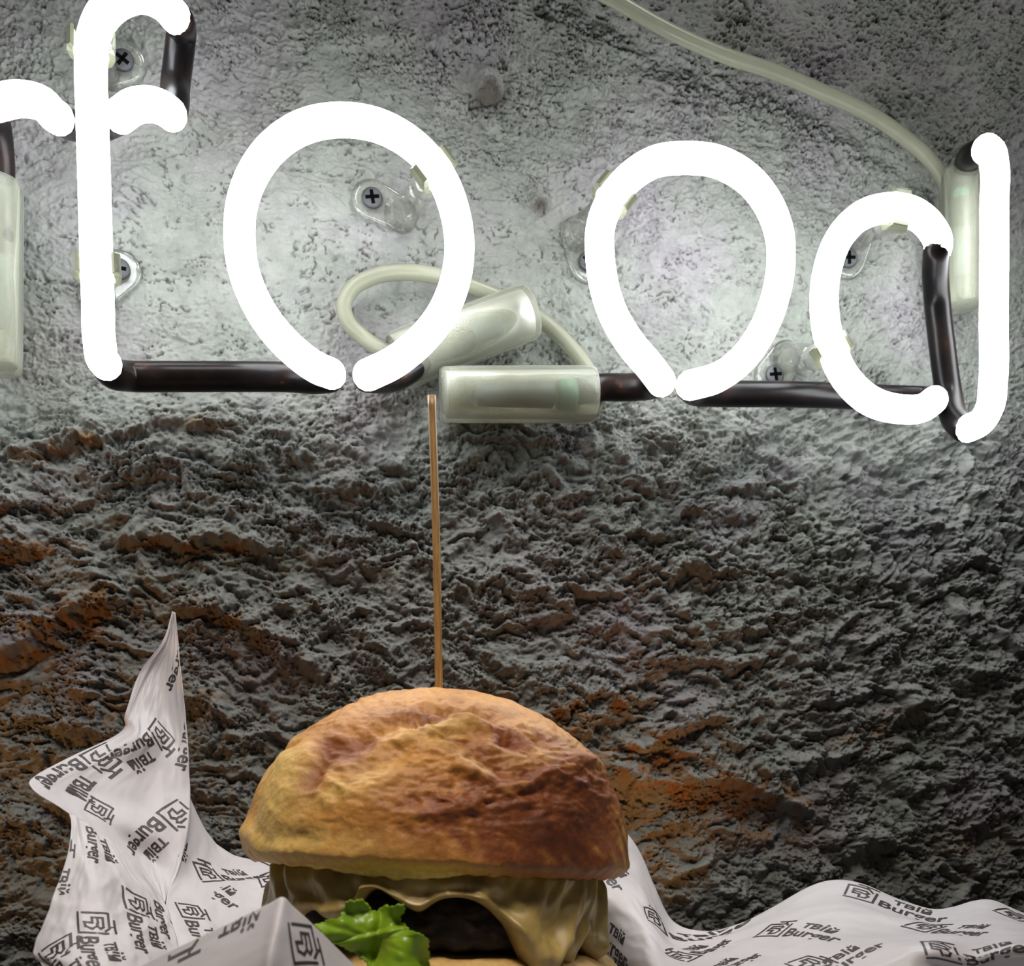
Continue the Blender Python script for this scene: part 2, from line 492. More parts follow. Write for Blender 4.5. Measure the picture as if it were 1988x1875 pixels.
    LE = [
        ([(-120, 1350), (0, 1285), (70, 1240), (140, 1190), (200, 1165), (270, 1168)], 9.0, 17, 7.5),
        ([(60, 880), (140, 862), (230, 848), (320, 822), (470, 830)], 4.6, 9, 3.6),
        ([(-60, 1000), (40, 985), (120, 978)], 5.0, 12, 4.5),
        ([(200, 1055), (300, 1052), (420, 1048), (530, 1066)], 6.0, 12, 4.2),
        ([(-80, 1085), (20, 1072), (95, 1068)], 6.0, 10, 4.5),
        ([(320, 1180), (430, 1192), (560, 1270), (640, 1310)], 4.5, 12, 6.0),
        ([(120, 1395), (220, 1355), (330, 1340), (460, 1400)], 4.0, 16, 6.0),
        ([(1020, 1405), (1090, 1372), (1160, 1352), (1210, 1362)], 5.5, 10, 5.0),
        ([(1060, 1450), (1130, 1410), (1220, 1392)], 4.5, 6, 4.0),
        ([(1140, 1500), (1210, 1505), (1300, 1520), (1400, 1512), (1500, 1545), (1560, 1580)], 8.5, 13, 9.0),
        ([(1230, 1455), (1300, 1420), (1370, 1395)], 5.0, 9, 5.0),
        ([(1480, 1520), (1580, 1470), (1700, 1400), (1800, 1360)], 4.5, 14, 9.0),
        ([(1600, 1660), (1720, 1620), (1860, 1590), (1980, 1570)], 5.0, 15, 9.0),
        ([(1330, 1110), (1420, 1060), (1520, 1000), (1560, 970)], 3.2, 9, 4.0),
        ([(1600, 1240), (1690, 1170), (1760, 1120), (1830, 1125)], 3.5, 10, 5.0),
        ([(1530, 960), (1600, 900), (1630, 870), (1700, 905)], 2.0, 7, 2.0),
        ([(1560, 1050), (1640, 1070), (1700, 1080)], 2.4, 6, 2.6),
        ([(600, 1085), (700, 1075), (780, 1050)], 3.0, 7, 3.0),
        ([(1130, 95), (1240, 110), (1340, 130), (1420, 180)], 2.6, 12, 3.5),
        ([(640, 90), (760, 82), (900, 100), (1010, 150)], 1.8, 9, 2.5),
        ([(1440, 340), (1500, 395), (1540, 400)], 1.4, 6, 1.6),
    ]
    for i, (p, A, up, un) in enumerate(LE): h += ledge(p, A * (1.35 if A > 3.3 else 1.0), up, un * 1.1, 14, i * 7)
    # pebbles under the plaster, knocks
    def pebble(u, v, r, A):
        c = onwall(u, v); d = np.hypot(x - c[0] * 1000, (z - (c[2] - CZ) * 1000) * 1.05) / r
        return A * np.sqrt(np.clip(1 - d * d, 0, 1)) + 0.25 * A * np.exp(-((d - 0.2) / 1.3) ** 2)
    h -= 4.5 * blob(1255, 1600, 42, 60, -20) + 3.0 * blob(640, 1065, 20, 9) + 2.5 * blob(1340, 1340, 10, 12)
    h -= 2.2 * blob(640, 500, 26, 7, 28) + 1.6 * blob(365, 535, 14, 12)
    h -= 3.0 * blob(1560, 975, 40, 12, -25)
    h = np.clip(h, -10, 16)
    h = np.where(pv < 790, np.minimum(h, 5.2 + .15 * (h - 5.2)), h)
    h += pebble(943, 178, 7.6, 7.5) + pebble(1046, 398, 3.9, 4.2)
    V = P.copy(); V[..., 1] = -h / 1000
    # warm light on the ledge undersides, painted in as brown patches
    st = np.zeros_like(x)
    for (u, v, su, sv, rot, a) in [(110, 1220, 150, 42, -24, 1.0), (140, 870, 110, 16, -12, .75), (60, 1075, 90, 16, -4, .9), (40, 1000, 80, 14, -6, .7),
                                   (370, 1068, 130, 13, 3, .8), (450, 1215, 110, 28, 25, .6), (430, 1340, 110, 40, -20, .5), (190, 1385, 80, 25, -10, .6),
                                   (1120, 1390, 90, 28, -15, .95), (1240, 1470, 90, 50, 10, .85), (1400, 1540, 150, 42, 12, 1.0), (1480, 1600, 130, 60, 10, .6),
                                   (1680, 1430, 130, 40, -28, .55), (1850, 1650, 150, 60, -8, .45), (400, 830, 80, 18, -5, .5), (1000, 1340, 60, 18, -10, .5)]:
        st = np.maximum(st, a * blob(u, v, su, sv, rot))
    relief_shade = np.clip(crack * .6 + .2 * sstep(0.36, 0.6, pn) + 1.1 * blob(946, 204, 24, 14) + .9 * blob(1047, 408, 12, 7), 0, .88)  # shade painted into cracks and pits, dark brown under the pebbles
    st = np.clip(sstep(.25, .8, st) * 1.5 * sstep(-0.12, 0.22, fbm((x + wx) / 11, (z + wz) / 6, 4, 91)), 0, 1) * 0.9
    me = bpy.data.meshes.new('wall_back')
    nv = nx * nz
    idx = np.arange(nv).reshape(nz, nx)
    a = idx[:-1, :-1]; b = idx[:-1, 1:]; c = idx[1:, 1:]; d = idx[1:, :-1]
    F = np.stack([a, b, c, d], -1).reshape(-1, 4).astype(np.int32)
    me.vertices.add(nv); me.vertices.foreach_set('co', V.reshape(-1).astype(np.float32))
    me.loops.add(F.size); me.loops.foreach_set('vertex_index', F.ravel())
    me.polygons.add(len(F)); me.polygons.foreach_set('loop_start', np.arange(0, F.size, 4, dtype=np.int32))
    me.polygons.foreach_set('use_smooth', np.ones(len(F), bool))
    me.update(calc_edges=True)
    at_ = me.attributes.new('warm_light_tint', 'FLOAT', 'POINT'); at_.data.foreach_set('value', st.ravel().astype(np.float32))
    at2 = me.attributes.new('relief_shade', 'FLOAT', 'POINT'); at2.data.foreach_set('value', relief_shade.ravel().astype(np.float32))
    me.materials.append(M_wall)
    o = bpy.data.objects.new('wall_back', me); o['kind'] = 'structure'
    o['label'] = 'rough grey plaster wall with warm light painted in brown'
    COL.objects.link(o)
    return xs, zs, -V[..., 1]
WX, WZ, WH = build_wall()

def wall_h(p):
    i = int(np.clip(np.searchsorted(WX, p[0]), 1, len(WX) - 2)); j = int(np.clip(np.searchsorted(WZ, p[2]), 1, len(WZ) - 2))
    return float(WH[j, i])
def wall_hmax(p, r=0.006):
    i0, i1 = np.searchsorted(WX, [p[0] - r, p[0] + r]); j0, j1 = np.searchsorted(WZ, [p[2] - r, p[2] + r])
    return float(WH[j0:j1 + 1, i0:i1 + 1].max())

# counter under the food (below the frame)
def box_geo(lo, hi):
    V = np.array([(x_, y_, z_) for z_ in (lo[2], hi[2]) for y_ in (lo[1], hi[1]) for x_ in (lo[0], hi[0])])
    return V, [(0, 2, 3, 1), (4, 5, 7, 6), (0, 1, 5, 4), (2, 6, 7, 3), (0, 4, 6, 2), (1, 3, 7, 5)]
ct = empty('counter', (0.1, -0.19, 0.0), 'dark wooden counter under the burger paper', 'counter')
for nm, lo, hi in (('counter_top', (-0.5, -0.36, CZ - 0.095), (0.7, -0.012, CZ - 0.0625)), ('counter_body', (-0.47, -0.32, 0.0), (0.67, -0.014, CZ - 0.095))):
    o_ = link_mesh(nm, *box_geo(lo, hi), M_wood, ct, False)
    bv = o_.modifiers.new('edge', 'BEVEL'); bv.width = 0.003; bv.segments = 2
fl_ = link_mesh('floor', *box_geo((-1.2, -1.6, -0.05), (1.5, 0.0, 0.0)), mat_simple('dark_floor', (0.06, 0.055, 0.05), 0.6), None, False)
fl_['kind'] = 'structure'; fl_['label'] = 'dark floor in front of the plaster wall'

# ------------------------------------------------------------------ neon sign
LIT, DARK = 0.046, 0.030
TR = 0.00565
def line(pts, n, off=LIT):
    P = []
    for p in pts:
        P.append(onwall(p[0], p[1], p[2] if len(p) > 2 else off))
    return catmull(P, n)
def lit(name, pts, parent, n=60, r=TR, label=None):
    V, F = tube_geo(line(pts, n), r, 22); o = link_mesh(name, V, F, M_neon, parent)
    if label: o['label'] = label
    return o
def dark(pts, parent, n=40, r=TR * 0.97, off=DARK):
    V, F = tube_geo(line(pts, n, off), r, 22); o = link_mesh('blacked_out_tube', V, F, M_black, parent)
    o['label'] = 'glossy black painted connecting tube'; return o

sg1 = empty('neon_tube', onwall(440, 480, LIT), 'lit white neon glass tube bent into a letter f and the first letter o', 'neon sign', 'white neon tubes of the lit sign')
lit('letter_stem', [(-165, 250), (-160, 420), (-156, 600), (-152, 735)], sg1, 40, label='stem of the letter before the f')
lit('letter_arc', [(-70, 255), (-50, 215), (-5, 200), (45, 192), (85, 203), (108, 226), (112, 228)], sg1, 40, label='end of the letter before the f')
dark([(-20, 205, 0.0410), (-10, 235, 0.0320), (-3, 290, 0.0250), (0, 380, 0.0200), (2, 470, 0.0200)], sg1, 30)
dark([(112, 232, 0.0430), (140, 243, 0.0310), (180, 250, 0.0250), (215, 238, 0.0310), (232, 228, 0.0430)], sg1, 30, TR * 0.9)
lit('letter_f', [(340, 32), (318, 8), (275, -10), (230, 2), (198, 32), (181, 75), (177, 120), (179, 220), (183, 350), (186, 460), (190, 580), (194, 670), (200, 700), (205, 706)], sg1, 110, label='stem and hook of letter f')
lit('letter_f_crossbar', [(233, 225), (262, 206), (300, 204), (326, 216), (332, 221)], sg1, 40)
dark([(348, 40, 0.0440), (352, 66, 0.0320), (347, 110, 0.0290), (341, 160, 0.0300), (338, 200, 0.0400), (334, 222, 0.0440)], sg1, 30)
dark([(203, 705, 0.0450), (215, 722, 0.0400), (250, 730, 0.0310), (330, 731, 0.0300), (450, 731, 0.0300), (560, 732, 0.0310), (615, 735, 0.0390), (640, 732, 0.0440)], sg1, 50)
lit('letter_o', [(642, 726), (612, 712), (567, 678), (520, 625), (490, 572), (472, 520), (465, 462), (468, 405), (490, 340), (530, 285), (590, 246), (658, 233), (740, 246), (812, 290), (860, 350), (884, 415), (892, 488), (880, 558), (851, 620), (810, 668), (762, 705), (714, 728)], sg1, 150, label='open ring of the first letter o')
dark([(712, 733, 0.0410), (740, 735, 0.0310), (775, 728, 0.0240), (830, 690, 0.0190), (900, 660, 0.0180)], sg1, 30, TR * .95)

sg2 = empty('neon_tube', onwall(1500, 520, LIT), 'lit white neon glass tube bent into the second letter o and a letter d', 'neon sign', 'white neon tubes of the lit sign')
dark([(1120, 760, 0.0190), (1170, 752, 0.0190), (1220, 752, 0.0250), (1262, 748, 0.0330), (1282, 742, 0.0440)], sg2, 30)
lit('letter_o', [(1284, 741), (1262, 712), (1225, 668), (1193, 615), (1174, 560), (1165, 500), (1166, 440), (1184, 392), (1222, 345), (1275, 313), (1325, 307), (1395, 315), (1455, 350), (1496, 405), (1514, 460), (1516, 510), (1504, 580), (1478, 645), (1440, 698), (1390, 734), (1340, 748)], sg2, 140, label='open ring of the second letter o')
dark([(1338, 752, 0.0440), (1352, 762, 0.0330), (1400, 764, 0.0290), (1500, 765, 0.0250), (1620, 768, 0.0250), (1740, 773, 0.0290), (1795, 775, 0.0320), (1812, 778, 0.0430)], sg2, 50, TR * .93)
lit('letter_d_bowl', [(1813, 777), (1795, 790), (1745, 794), (1690, 778), (1643, 735), (1612, 668), (1600, 595), (1607, 520), (1632, 458), (1675, 417), (1727, 404), (1775, 414), (1806, 440), (1822, 475), (1820, 486)], sg2, 100, label='round bowl of letter d')
dark([(1818, 490, 0.0460), (1816, 520, 0.0410), (1819, 580, 0.0320), (1830, 680, 0.0310), (1843, 770, 0.0320), (1855, 815, 0.0390), (1872, 832, 0.0440)], sg2, 50)
lit('letter_d_stem', [(1880, 831), (1903, 820), (1921, 792), (1928, 740), (1929, 620), (1930, 500), (1930, 400), (1930, 320), (1925, 298), (1914, 289)], sg2, 80, label='upright stem of letter d')
dark([(1916, 288, 0.0450), (1898, 296, 0.0390), (1876, 320, 0.0240), (1868, 360, 0.0190), (1868, 430, 0.0190)], sg2, 30, TR * .95)

# ---- silicone boots over the electrodes
def boot(p0, p1, r, label, off=0.0175, off1=None, wire_end=None):
    a = onwall(*p0, off); b = onwall(*p1, off1 or off)
    ax = b - a; L = np.linalg.norm(ax); ax /= L
    e = empty('electrode_boot', a, label, 'electrode boot', 'milky silicone electrode boots')
    t = 0.0011
    prof = [(0.0, r * .90), (0.0015, r * .97), (L * .1, r), (L * .9, r * 1.03), (L - .002, r * 1.02), (L, r * .98), (L, r - t), (L * .5, r - t * 1.3), (t * 2, r - t * 1.6), (t * 2, 0.0004)]
    V, F = lathe_geo(a, ax, prof, 36)
    s = link_mesh('sleeve', V, F[:-1], M_boot, e)
    V, F = lathe_geo(a, ax, [(L * .22, .0008), (L * .24, r * .42), (L * .62, r * .48), (L * .72, r * .5), (L * .74, r * .3)], 20)
    el = link_mesh('electrode', V, F, M_electrode, e); el['label'] = 'blue grey electrode seen through the sleeve'
    V, F = lathe_geo(a, ax, [(L * .76, r * .52), (L * .78, r * .6), (L * .86, r * .6), (L * .88, r * .5)], 20)
    g = link_mesh('glass_seal', V, F, M_green, e); g['label'] = 'green glass seal seen through the sleeve'
    return e
boot((1868, 597), (1866, 332), 0.0082, 'upright milky silicone boot behind the stem of the letter d', 0.0185)
boot((856, 766), (1152, 766), 0.0108, 'level milky silicone boot above the tip of the skewer', 0.0195)
boot((1030, 604), (770, 702), 0.0110, 'slanting milky silicone boot behind the first letter o', 0.0165)
boot((-4, 718), (-4, 356), 0.0087, 'upright milky silicone boot at the left edge of the picture', 0.0185)

# ---- high voltage cables
def cable(pts, label, r=0.0031, n=120, off=0.010):
    V, F = tube_geo(line(pts, n, off), r, 14); o = link_mesh('cable', V, F, M_cable)
    return tag(o, label, 'cable', 'pale silicone cables')
cable([(980, -130), (1080, -60), (1190, -2), (1300, 60), (1400, 105), (1500, 138), (1600, 180), (1690, 222), (1760, 270), (1805, 310), (1832, 350), (1838, 420), (1840, 520), (1846, 590)], 'long pale silicone cable running down from the top edge to the letter d', 0.0031, 140, 0.011)
cable([(775, 690, .016), (745, 680, .013), (705, 655), (676, 625), (668, 592), (684, 560), (725, 537), (790, 528), (860, 538), (930, 562), (1000, 592), (1060, 628), (1105, 670), (1140, 715), (1162, 765, .012), (1150, 795, .014), (1120, 790, .016)], 'looped pale silicone cable joining the two boots under the letters o', 0.0032, 160, 0.009)

# ---- clear tube supports
def support(tp, tang, foot, screw, label, base=None):
    """tp: tube point px; tang: px direction of the tube; foot: post base px; screw: px"""
    T = onwall(*tp, LIT)
    T2 = onwall(tp[0] + tang[0], tp[1] + tang[1], LIT); tx = T2 - T; tx /= np.linalg.norm(tx)
    fb = onwall(*foot); hf = wall_hmax(fb, .004); fb = onwall(*foot, hf)
    sc = onwall(*screw); hs = max(wall_hmax(sc, .005), hf - .0015); sc = onwall(*screw, hs)
    e = empty('tube_support', fb, label, 'tube support', 'clear plastic tube supports')
    # foot plate: stadium between post base and screw
    d = sc - fb; L = np.linalg.norm(d); d /= L
    nrm = np.array([0, -1.0, 0]); nrm -= d * (nrm @ d); nrm /= np.linalg.norm(nrm); s = np.cross(nrm, d)
    rf = 0.0086; ring = []
    for k in range(13):
        a = math.pi / 2 + math.pi * k / 12; ring.append(fb + rf * 0.85 * (math.cos(a) * d + math.sin(a) * s))
    for k in range(13):
        a = -math.pi / 2 + math.pi * k / 12; ring.append(sc + rf * (math.cos(a) * d + math.sin(a) * s))
    ring = np.array(ring); c = ring.mean(0); n = len(ring)
    lev = [ring - nrm * .001, ring + nrm * .0012, c + (ring - c) * .96 + nrm * .0019, c + (ring - c) * .82 + nrm * .0016]
    V = np.vstack(lev); F = []
    for i in range(3):
        for j in range(n):
            k = (j + 1) % n; F.append((i * n + j, i * n + k, (i + 1) * n + k, (i + 1) * n + j))
    F.append(tuple(range(3 * n, 4 * n)))
    link_mesh('foot_plate', V, F, M_clear, e)
    back = T + np.array([0, 1.0, 0]) * (TR + .0016)
    ax = back - fb; La = np.linalg.norm(ax)
    V, F = lathe_geo(fb, ax, [(0, .0072), (La * .12, .0062), (La * .6, .0056), (La * .72, .0054), (La * .73, .0047), (La * .78, .0045), (La * .79, .0054), (La * .9, .0052), (La * .91, .0045), (La, .0044)], 24)
    link_mesh('post', V, F, M_clear, e)
    # C clip: two prongs round the tube
    bk = np.array([0, 1.0, 0]); bk -= tx * (bk @ tx); bk /= np.linalg.norm(bk); sd = np.cross(tx, bk)
    W = .0047
    for sg in (1, -1):
        rin, rout = TR + .0004, TR + .0026
        rows = []
        for k in range(11):
            a = math.radians(0 + 118 * k / 10) * sg
            dv = math.cos(a) * bk + math.sin(a) * sd
            w = W * (1.0 if k < 9 else .8)
            ro = rout - (.0009 if k == 10 else 0)
            for (rr, ww) in ((rin, -w), (ro, -w * .9), (ro, w * .9), (rin, w)):
                rows.append(T + dv * rr + tx * ww)
        V = np.array(rows); F = []
        for k in range(10):
            for j in range(4):
                jj = (j + 1) % 4; q = (k * 4 + j, k * 4 + jj, (k + 1) * 4 + jj, (k + 1) * 4 + j)
                F.append(q if sg > 0 else q[::-1])
        F.append((40, 41, 42, 43)); F.append((3, 2, 1, 0))
        link_mesh('clip_prong', V, F, M_tab, e, smooth=False)
    # screw
    V, F = lathe_geo(sc + nrm * .0004, nrm, [(0, .0024), (.0012, .0042), (.0018, .0044), (.0024, .0042), (.0027, .0034), (.0028, .0010)], 26)
    scw = link_mesh('screw', V, F, M_screw, e); scw['label'] = 'black cross head screw'
    r45 = random.Random(int(tp[0])).uniform(.5, 1.1)
    parts = []
    for q in (0, 1):
        a = r45 + q * math.pi / 2; p = math.cos(a) * s + math.sin(a) * d; o_ = np.cross(nrm, p)
        b = sc + nrm * .0031
        vv = [b + p * i * .0029 + o_ * j * .00075 + nrm * k for k in (0.0, .00018) for i, j in ((-1, -1), (1, -1), (1, 1), (-1, 1))]
        parts.append((vv, [(4, 5, 6, 7), (0, 1, 5, 4), (1, 2, 6, 5), (2, 3, 7, 6), (3, 0, 4, 7)]))
    V, F = merge(parts); so = link_mesh('cross_recess', V, F, M_slot, scw, smooth=False)
    return e
support((177, 82), (0, 10), (196, 140), (240, 124), 'clear plastic tube support gripping the upper stem of letter f')
support((188, 516), (.6, 10), (188, 572), (232, 528), 'clear plastic tube support gripping the lower stem of letter f')
support((842, 325), (6, 8), (778, 418), (722, 390), 'clear plastic tube support with visible screw inside the first letter o')
support((1194, 376), (-8, 10), (1120, 455), (1140, 512), 'clear plastic tube support left of the second letter o')
support((1745, 407), (10, 2), (1668, 450), (1643, 505), 'clear plastic tube support gripping the top of the bowl of letter d')
support((1616, 678), (5, 9), (1524, 694), (1500, 732), 'clear plastic tube support at the lower left of the bowl of letter d')

# ------------------------------------------------------------------ burger
BZ = 0.33                      # depth of the burger axis
S = BZ / FPX                   # metres per pixel there
rng = np.random.RandomState(4)
roll = math.radians(2.7)
bx = math.cos(roll) * RT - math.sin(roll) * UP
bz = math.sin(roll) * RT + math.cos(roll) * UP
by = FW
burger_base = at(855, 2040, BZ); burger_base[2] = CZ - 0.0595
bg_e = empty('burger', burger_base, 'burger with a golden brown bun, melted cheese and a lettuce leaf', 'burger')

def local(u, v, O):            # pixel -> bun-plane millimetres
    P = at(u, v, BZ) - O
    return P @ bx * 1000, P @ bz * 1000

def build_bun():
    O = at(849, 1664, BZ)
    R, H = 0.0560, 0.0502
    nt_, nphi = 560, 190
    th = np.linspace(0, 2 * np.pi, nt_, endpoint=False)
    ph = np.concatenate([np.linspace(-0.16, 0.12, 26)[:-1], np.linspace(0.12, np.pi / 2 - 0.004, nphi)])
    T_, PH = np.meshgrid(th, ph)
    c = np.where(PH < 0, np.cos(PH * 2.2), np.cos(PH)) ; s = np.sin(PH)
    c = np.abs(c) ** 0.97
    lx = R * c * np.cos(T_); ly = R * c * np.sin(T_); lz = H * np.where(PH < 0, s * 0.42, s)
    # irregular outline
    wob = 1 + 0.018 * np.sin(2 * T_ + 1.0) + 0.012 * np.sin(3 * T_ + 2.2)
    lx *= wob; ly *= wob * 0.98
    nx_ = lx / R ** 2; ny_ = ly / R ** 2; nz_ = np.maximum(lz, 0) / H ** 2
    nn = np.sqrt(nx_ ** 2 + ny_ ** 2 + nz_ ** 2) + 1e-9; nx_, ny_, nz_ = nx_ / nn, ny_ / nn, nz_ / nn
    X, Y, Zm = lx * 1000, ly * 1000, lz * 1000
    front = sstep(12, -10, Y)
    # arc coords for noise (triplanar-ish)
    a = np.arctan2(X, -Y + 1e-6) * 48; b = Zm * 1.0 + 0.25 * (Y + 56) * 0.4
    d = 1.3 * fbm(X / 26 + 3, (Zm + Y * .6) / 22, 3, 301) + 0.5 * fbm(X / 9, (Zm - Y * .5) / 8, 3, 303)
    col_w = np.zeros_like(X)
    def G(u, v, su, sv, rot=0):
        x0, z0 = local(u, v, O); k = S * 1000
        r = math.radians(-rot); du = X - x0; dv = Zm - z0
        p = du * math.cos(r) + dv * math.sin(r); q = -du * math.sin(r) + dv * math.cos(r)
        return np.exp(-0.5 * ((p / (su * k)) ** 2 + (q / (sv * k)) ** 2)) * front
    # rot is measured clockwise on the picture
    D = [(662, 1522, 12, 34, 22, -1.9), (700, 1478, 34, 10, 25, -1.0), (735, 1462, 22, 13, 0, -1.6),
         (600, 1500, 40, 40, 10, 1.0), (735, 1545, 62, 34, -22, 1.6), (815, 1430, 60, 9, -12, -1.5), (880, 1403, 70, 7, 4, -1.8), (850, 1450, 60, 10, -25, 1.2),
         (905, 1425, 70, 8, 12, 1.4), (985, 1455, 26, 12, 35, -1.8), (1040, 1460, 14, 5, 25, -1.3), (960, 1500, 60, 8, 25, -1.3), (930, 1520, 60, 9, 28, 1.2),
         (1000, 1560, 60, 8, -25, -1.0), (930, 1580, 80, 8, -8, .9), (1060, 1520, 60, 12, -25, 1.4), (1120, 1520, 45, 40, 0, 1.5),
         (535, 1560, 8, 60, 14, -1.0), (505, 1620, 22, 14, 10, 1.2), (590, 1465, 26, 5, -20, -1.0), (620, 1590, 50, 40, 0, .8), (700, 1600, 6, 25, 15, -.6),
         (1135, 1610, 20, 60, 10, -.7), (770, 1510, 40, 16, -35, -1.1), (1160, 1660, 30, 20, 0, .6), (640, 1630, 40, 10, 0, -.7)]
    for (u, v, su, sv, rot, A) in D: d = d + 1.45 * A * G(u, v, su, sv, rot)
    wr = np.clip(G(900, 1450, 170, 55, 14) * 1.25 + G(930, 1560, 130, 45, -8) * .8 + G(700, 1520, 60, 60) * .5 + G(1020, 1490, 90, 60) * .5, 0, 1.1)
    ang = math.radians(-14)
    p = X * math.cos(ang) + Zm * math.sin(ang); q = -X * math.sin(ang) + Zm * math.cos(ang)
    wq = 2.5 * fbm(X / 14, Zm / 14, 2, 315)
    rid = ridged((p + wq) / 17, (q + 1.6 * wq) / 7.5, 3, 311) - 0.5
    d = d + wr * 2.0 * rid
    d = d + wr * 1.0 * fbm(X / 4.2, Zm / 2.4, 3, 321)
    d = d + 0.13 * fbm(X / 2.2, (Zm + Y) / 2.2, 3, 331)
    # lip at the cut edge
    lip = np.exp(-((PH - 0.015) / 0.05) ** 2); d = d + 0.7 * lip * (0.5 + fbm(np.cos(T_) * 5, np.sin(T_) * 5, 3, 341))
    low_edge = np.where(PH < 0.10, 1.0, 0.0) * (0.9 * fbm(np.cos(T_) * 9, np.sin(T_) * 9, 3, 351))
    dm = d / 1000
    lx += dm * nx_; ly += dm * ny_; lz += dm * nz_ + low_edge / 1000
    # the near edge of the cut lifts a little on the left, drops on the right
    k_ = sstep(0.35, -0.1, PH)
    lz -= k_ * 0.0004 * sstep(-8, 40, X) * front
    P = O + lx[..., None] * bx + ly[..., None] * by + lz[..., None] * bz
    n0, n1 = P.shape[:2]
    V = P.reshape(-1, 3); F = []
    idx = np.arange(n0 * n1).reshape(n0, n1); nxt = np.roll(idx, -1, 1)
    F = np.stack([idx[:-1], nxt[:-1], nxt[1:], idx[1:]], -1).reshape(-1, 4).tolist()
    F.append(idx[-1].tolist())
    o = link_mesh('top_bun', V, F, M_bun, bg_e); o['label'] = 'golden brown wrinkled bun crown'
    # crust colour: bake marks, plus painted crease shade and top light
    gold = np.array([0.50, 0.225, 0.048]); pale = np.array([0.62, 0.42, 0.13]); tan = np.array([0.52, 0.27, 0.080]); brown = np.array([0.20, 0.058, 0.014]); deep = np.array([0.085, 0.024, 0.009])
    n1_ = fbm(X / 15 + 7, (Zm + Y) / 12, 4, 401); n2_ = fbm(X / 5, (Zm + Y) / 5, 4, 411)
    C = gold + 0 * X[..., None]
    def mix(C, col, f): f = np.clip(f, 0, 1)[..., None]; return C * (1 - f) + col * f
    top_light = sstep(26, 46, Zm) ; C = mix(C, tan, top_light * 0.85)  # neon light on the crown top painted into the crust
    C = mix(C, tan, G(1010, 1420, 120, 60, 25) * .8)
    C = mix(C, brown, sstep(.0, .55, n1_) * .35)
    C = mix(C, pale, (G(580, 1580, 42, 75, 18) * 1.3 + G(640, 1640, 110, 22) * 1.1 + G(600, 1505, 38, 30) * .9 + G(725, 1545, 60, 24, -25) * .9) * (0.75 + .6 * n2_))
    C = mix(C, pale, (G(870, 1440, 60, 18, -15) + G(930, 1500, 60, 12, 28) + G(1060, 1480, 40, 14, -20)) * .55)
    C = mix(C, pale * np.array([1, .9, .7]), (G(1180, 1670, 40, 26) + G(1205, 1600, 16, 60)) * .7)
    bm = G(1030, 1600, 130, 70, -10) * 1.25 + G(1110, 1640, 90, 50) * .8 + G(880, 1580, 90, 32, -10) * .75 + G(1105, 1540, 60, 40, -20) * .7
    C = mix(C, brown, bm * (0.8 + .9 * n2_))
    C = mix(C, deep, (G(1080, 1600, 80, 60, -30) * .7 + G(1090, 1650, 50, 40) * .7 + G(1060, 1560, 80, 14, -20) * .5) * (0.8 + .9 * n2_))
    C = mix(C, brown, (G(662, 1520, 16, 44, 22) + G(700, 1478, 40, 14, 25) + G(740, 1462, 22, 14) + G(850, 1412, 90, 14, -5) * .9 + G(985, 1455, 30, 14, 35) + G(960, 1500, 60, 9, 25) * .9 + G(1000, 1460, 40, 20) * .6) * 0.9)  # shade of the dents painted in brown
    C = mix(C, brown, wr * sstep(.05, -.30, rid) * .65)  # wrinkle valleys shaded by colour
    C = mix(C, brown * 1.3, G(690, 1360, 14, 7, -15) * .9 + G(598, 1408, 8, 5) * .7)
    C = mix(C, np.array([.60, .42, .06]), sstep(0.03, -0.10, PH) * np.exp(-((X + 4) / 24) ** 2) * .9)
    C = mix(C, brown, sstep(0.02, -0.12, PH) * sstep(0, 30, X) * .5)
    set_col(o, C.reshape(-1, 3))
    # cut crumb face under the crown
    rr = np.linspace(0, 1, 26); tt = np.linspace(0, 2 * np.pi, 240, endpoint=False)
    Tt, Rr = np.meshgrid(tt, rr)
    edge = R * 0.962 * (1 + 0.018 * np.sin(2 * Tt + 1) + 0.012 * np.sin(3 * Tt + 2.2))
    x_ = Rr * edge * np.cos(Tt); y_ = Rr * edge * np.sin(Tt) * .98
    drop = -.0016 - .0040 * np.exp(-((x_ * 1000 + 4) / 24) ** 2) - .0013 * fbm(x_ * 180, y_ * 180, 3, 421) + .0018 * (x_ * 1000 / 56)
    z_ = np.where(Rr > .97, -.0012, np.where(Rr > .93, drop * .9, drop))
    P = O + x_[..., None] * bx + y_[..., None] * by + z_[..., None] * bz
    idx = np.arange(P.shape[0] * P.shape[1]).reshape(P.shape[:2]); nxt = np.roll(idx, -1, 1)
    F = np.stack([idx[:-1], idx[1:], nxt[1:], nxt[:-1]], -1).reshape(-1, 4).tolist()
    co = link_mesh('crumb', P.reshape(-1, 3), F, M_crumb, o); co['label'] = 'yellow soft cut crumb under the crown'
    return o
bun = build_bun()

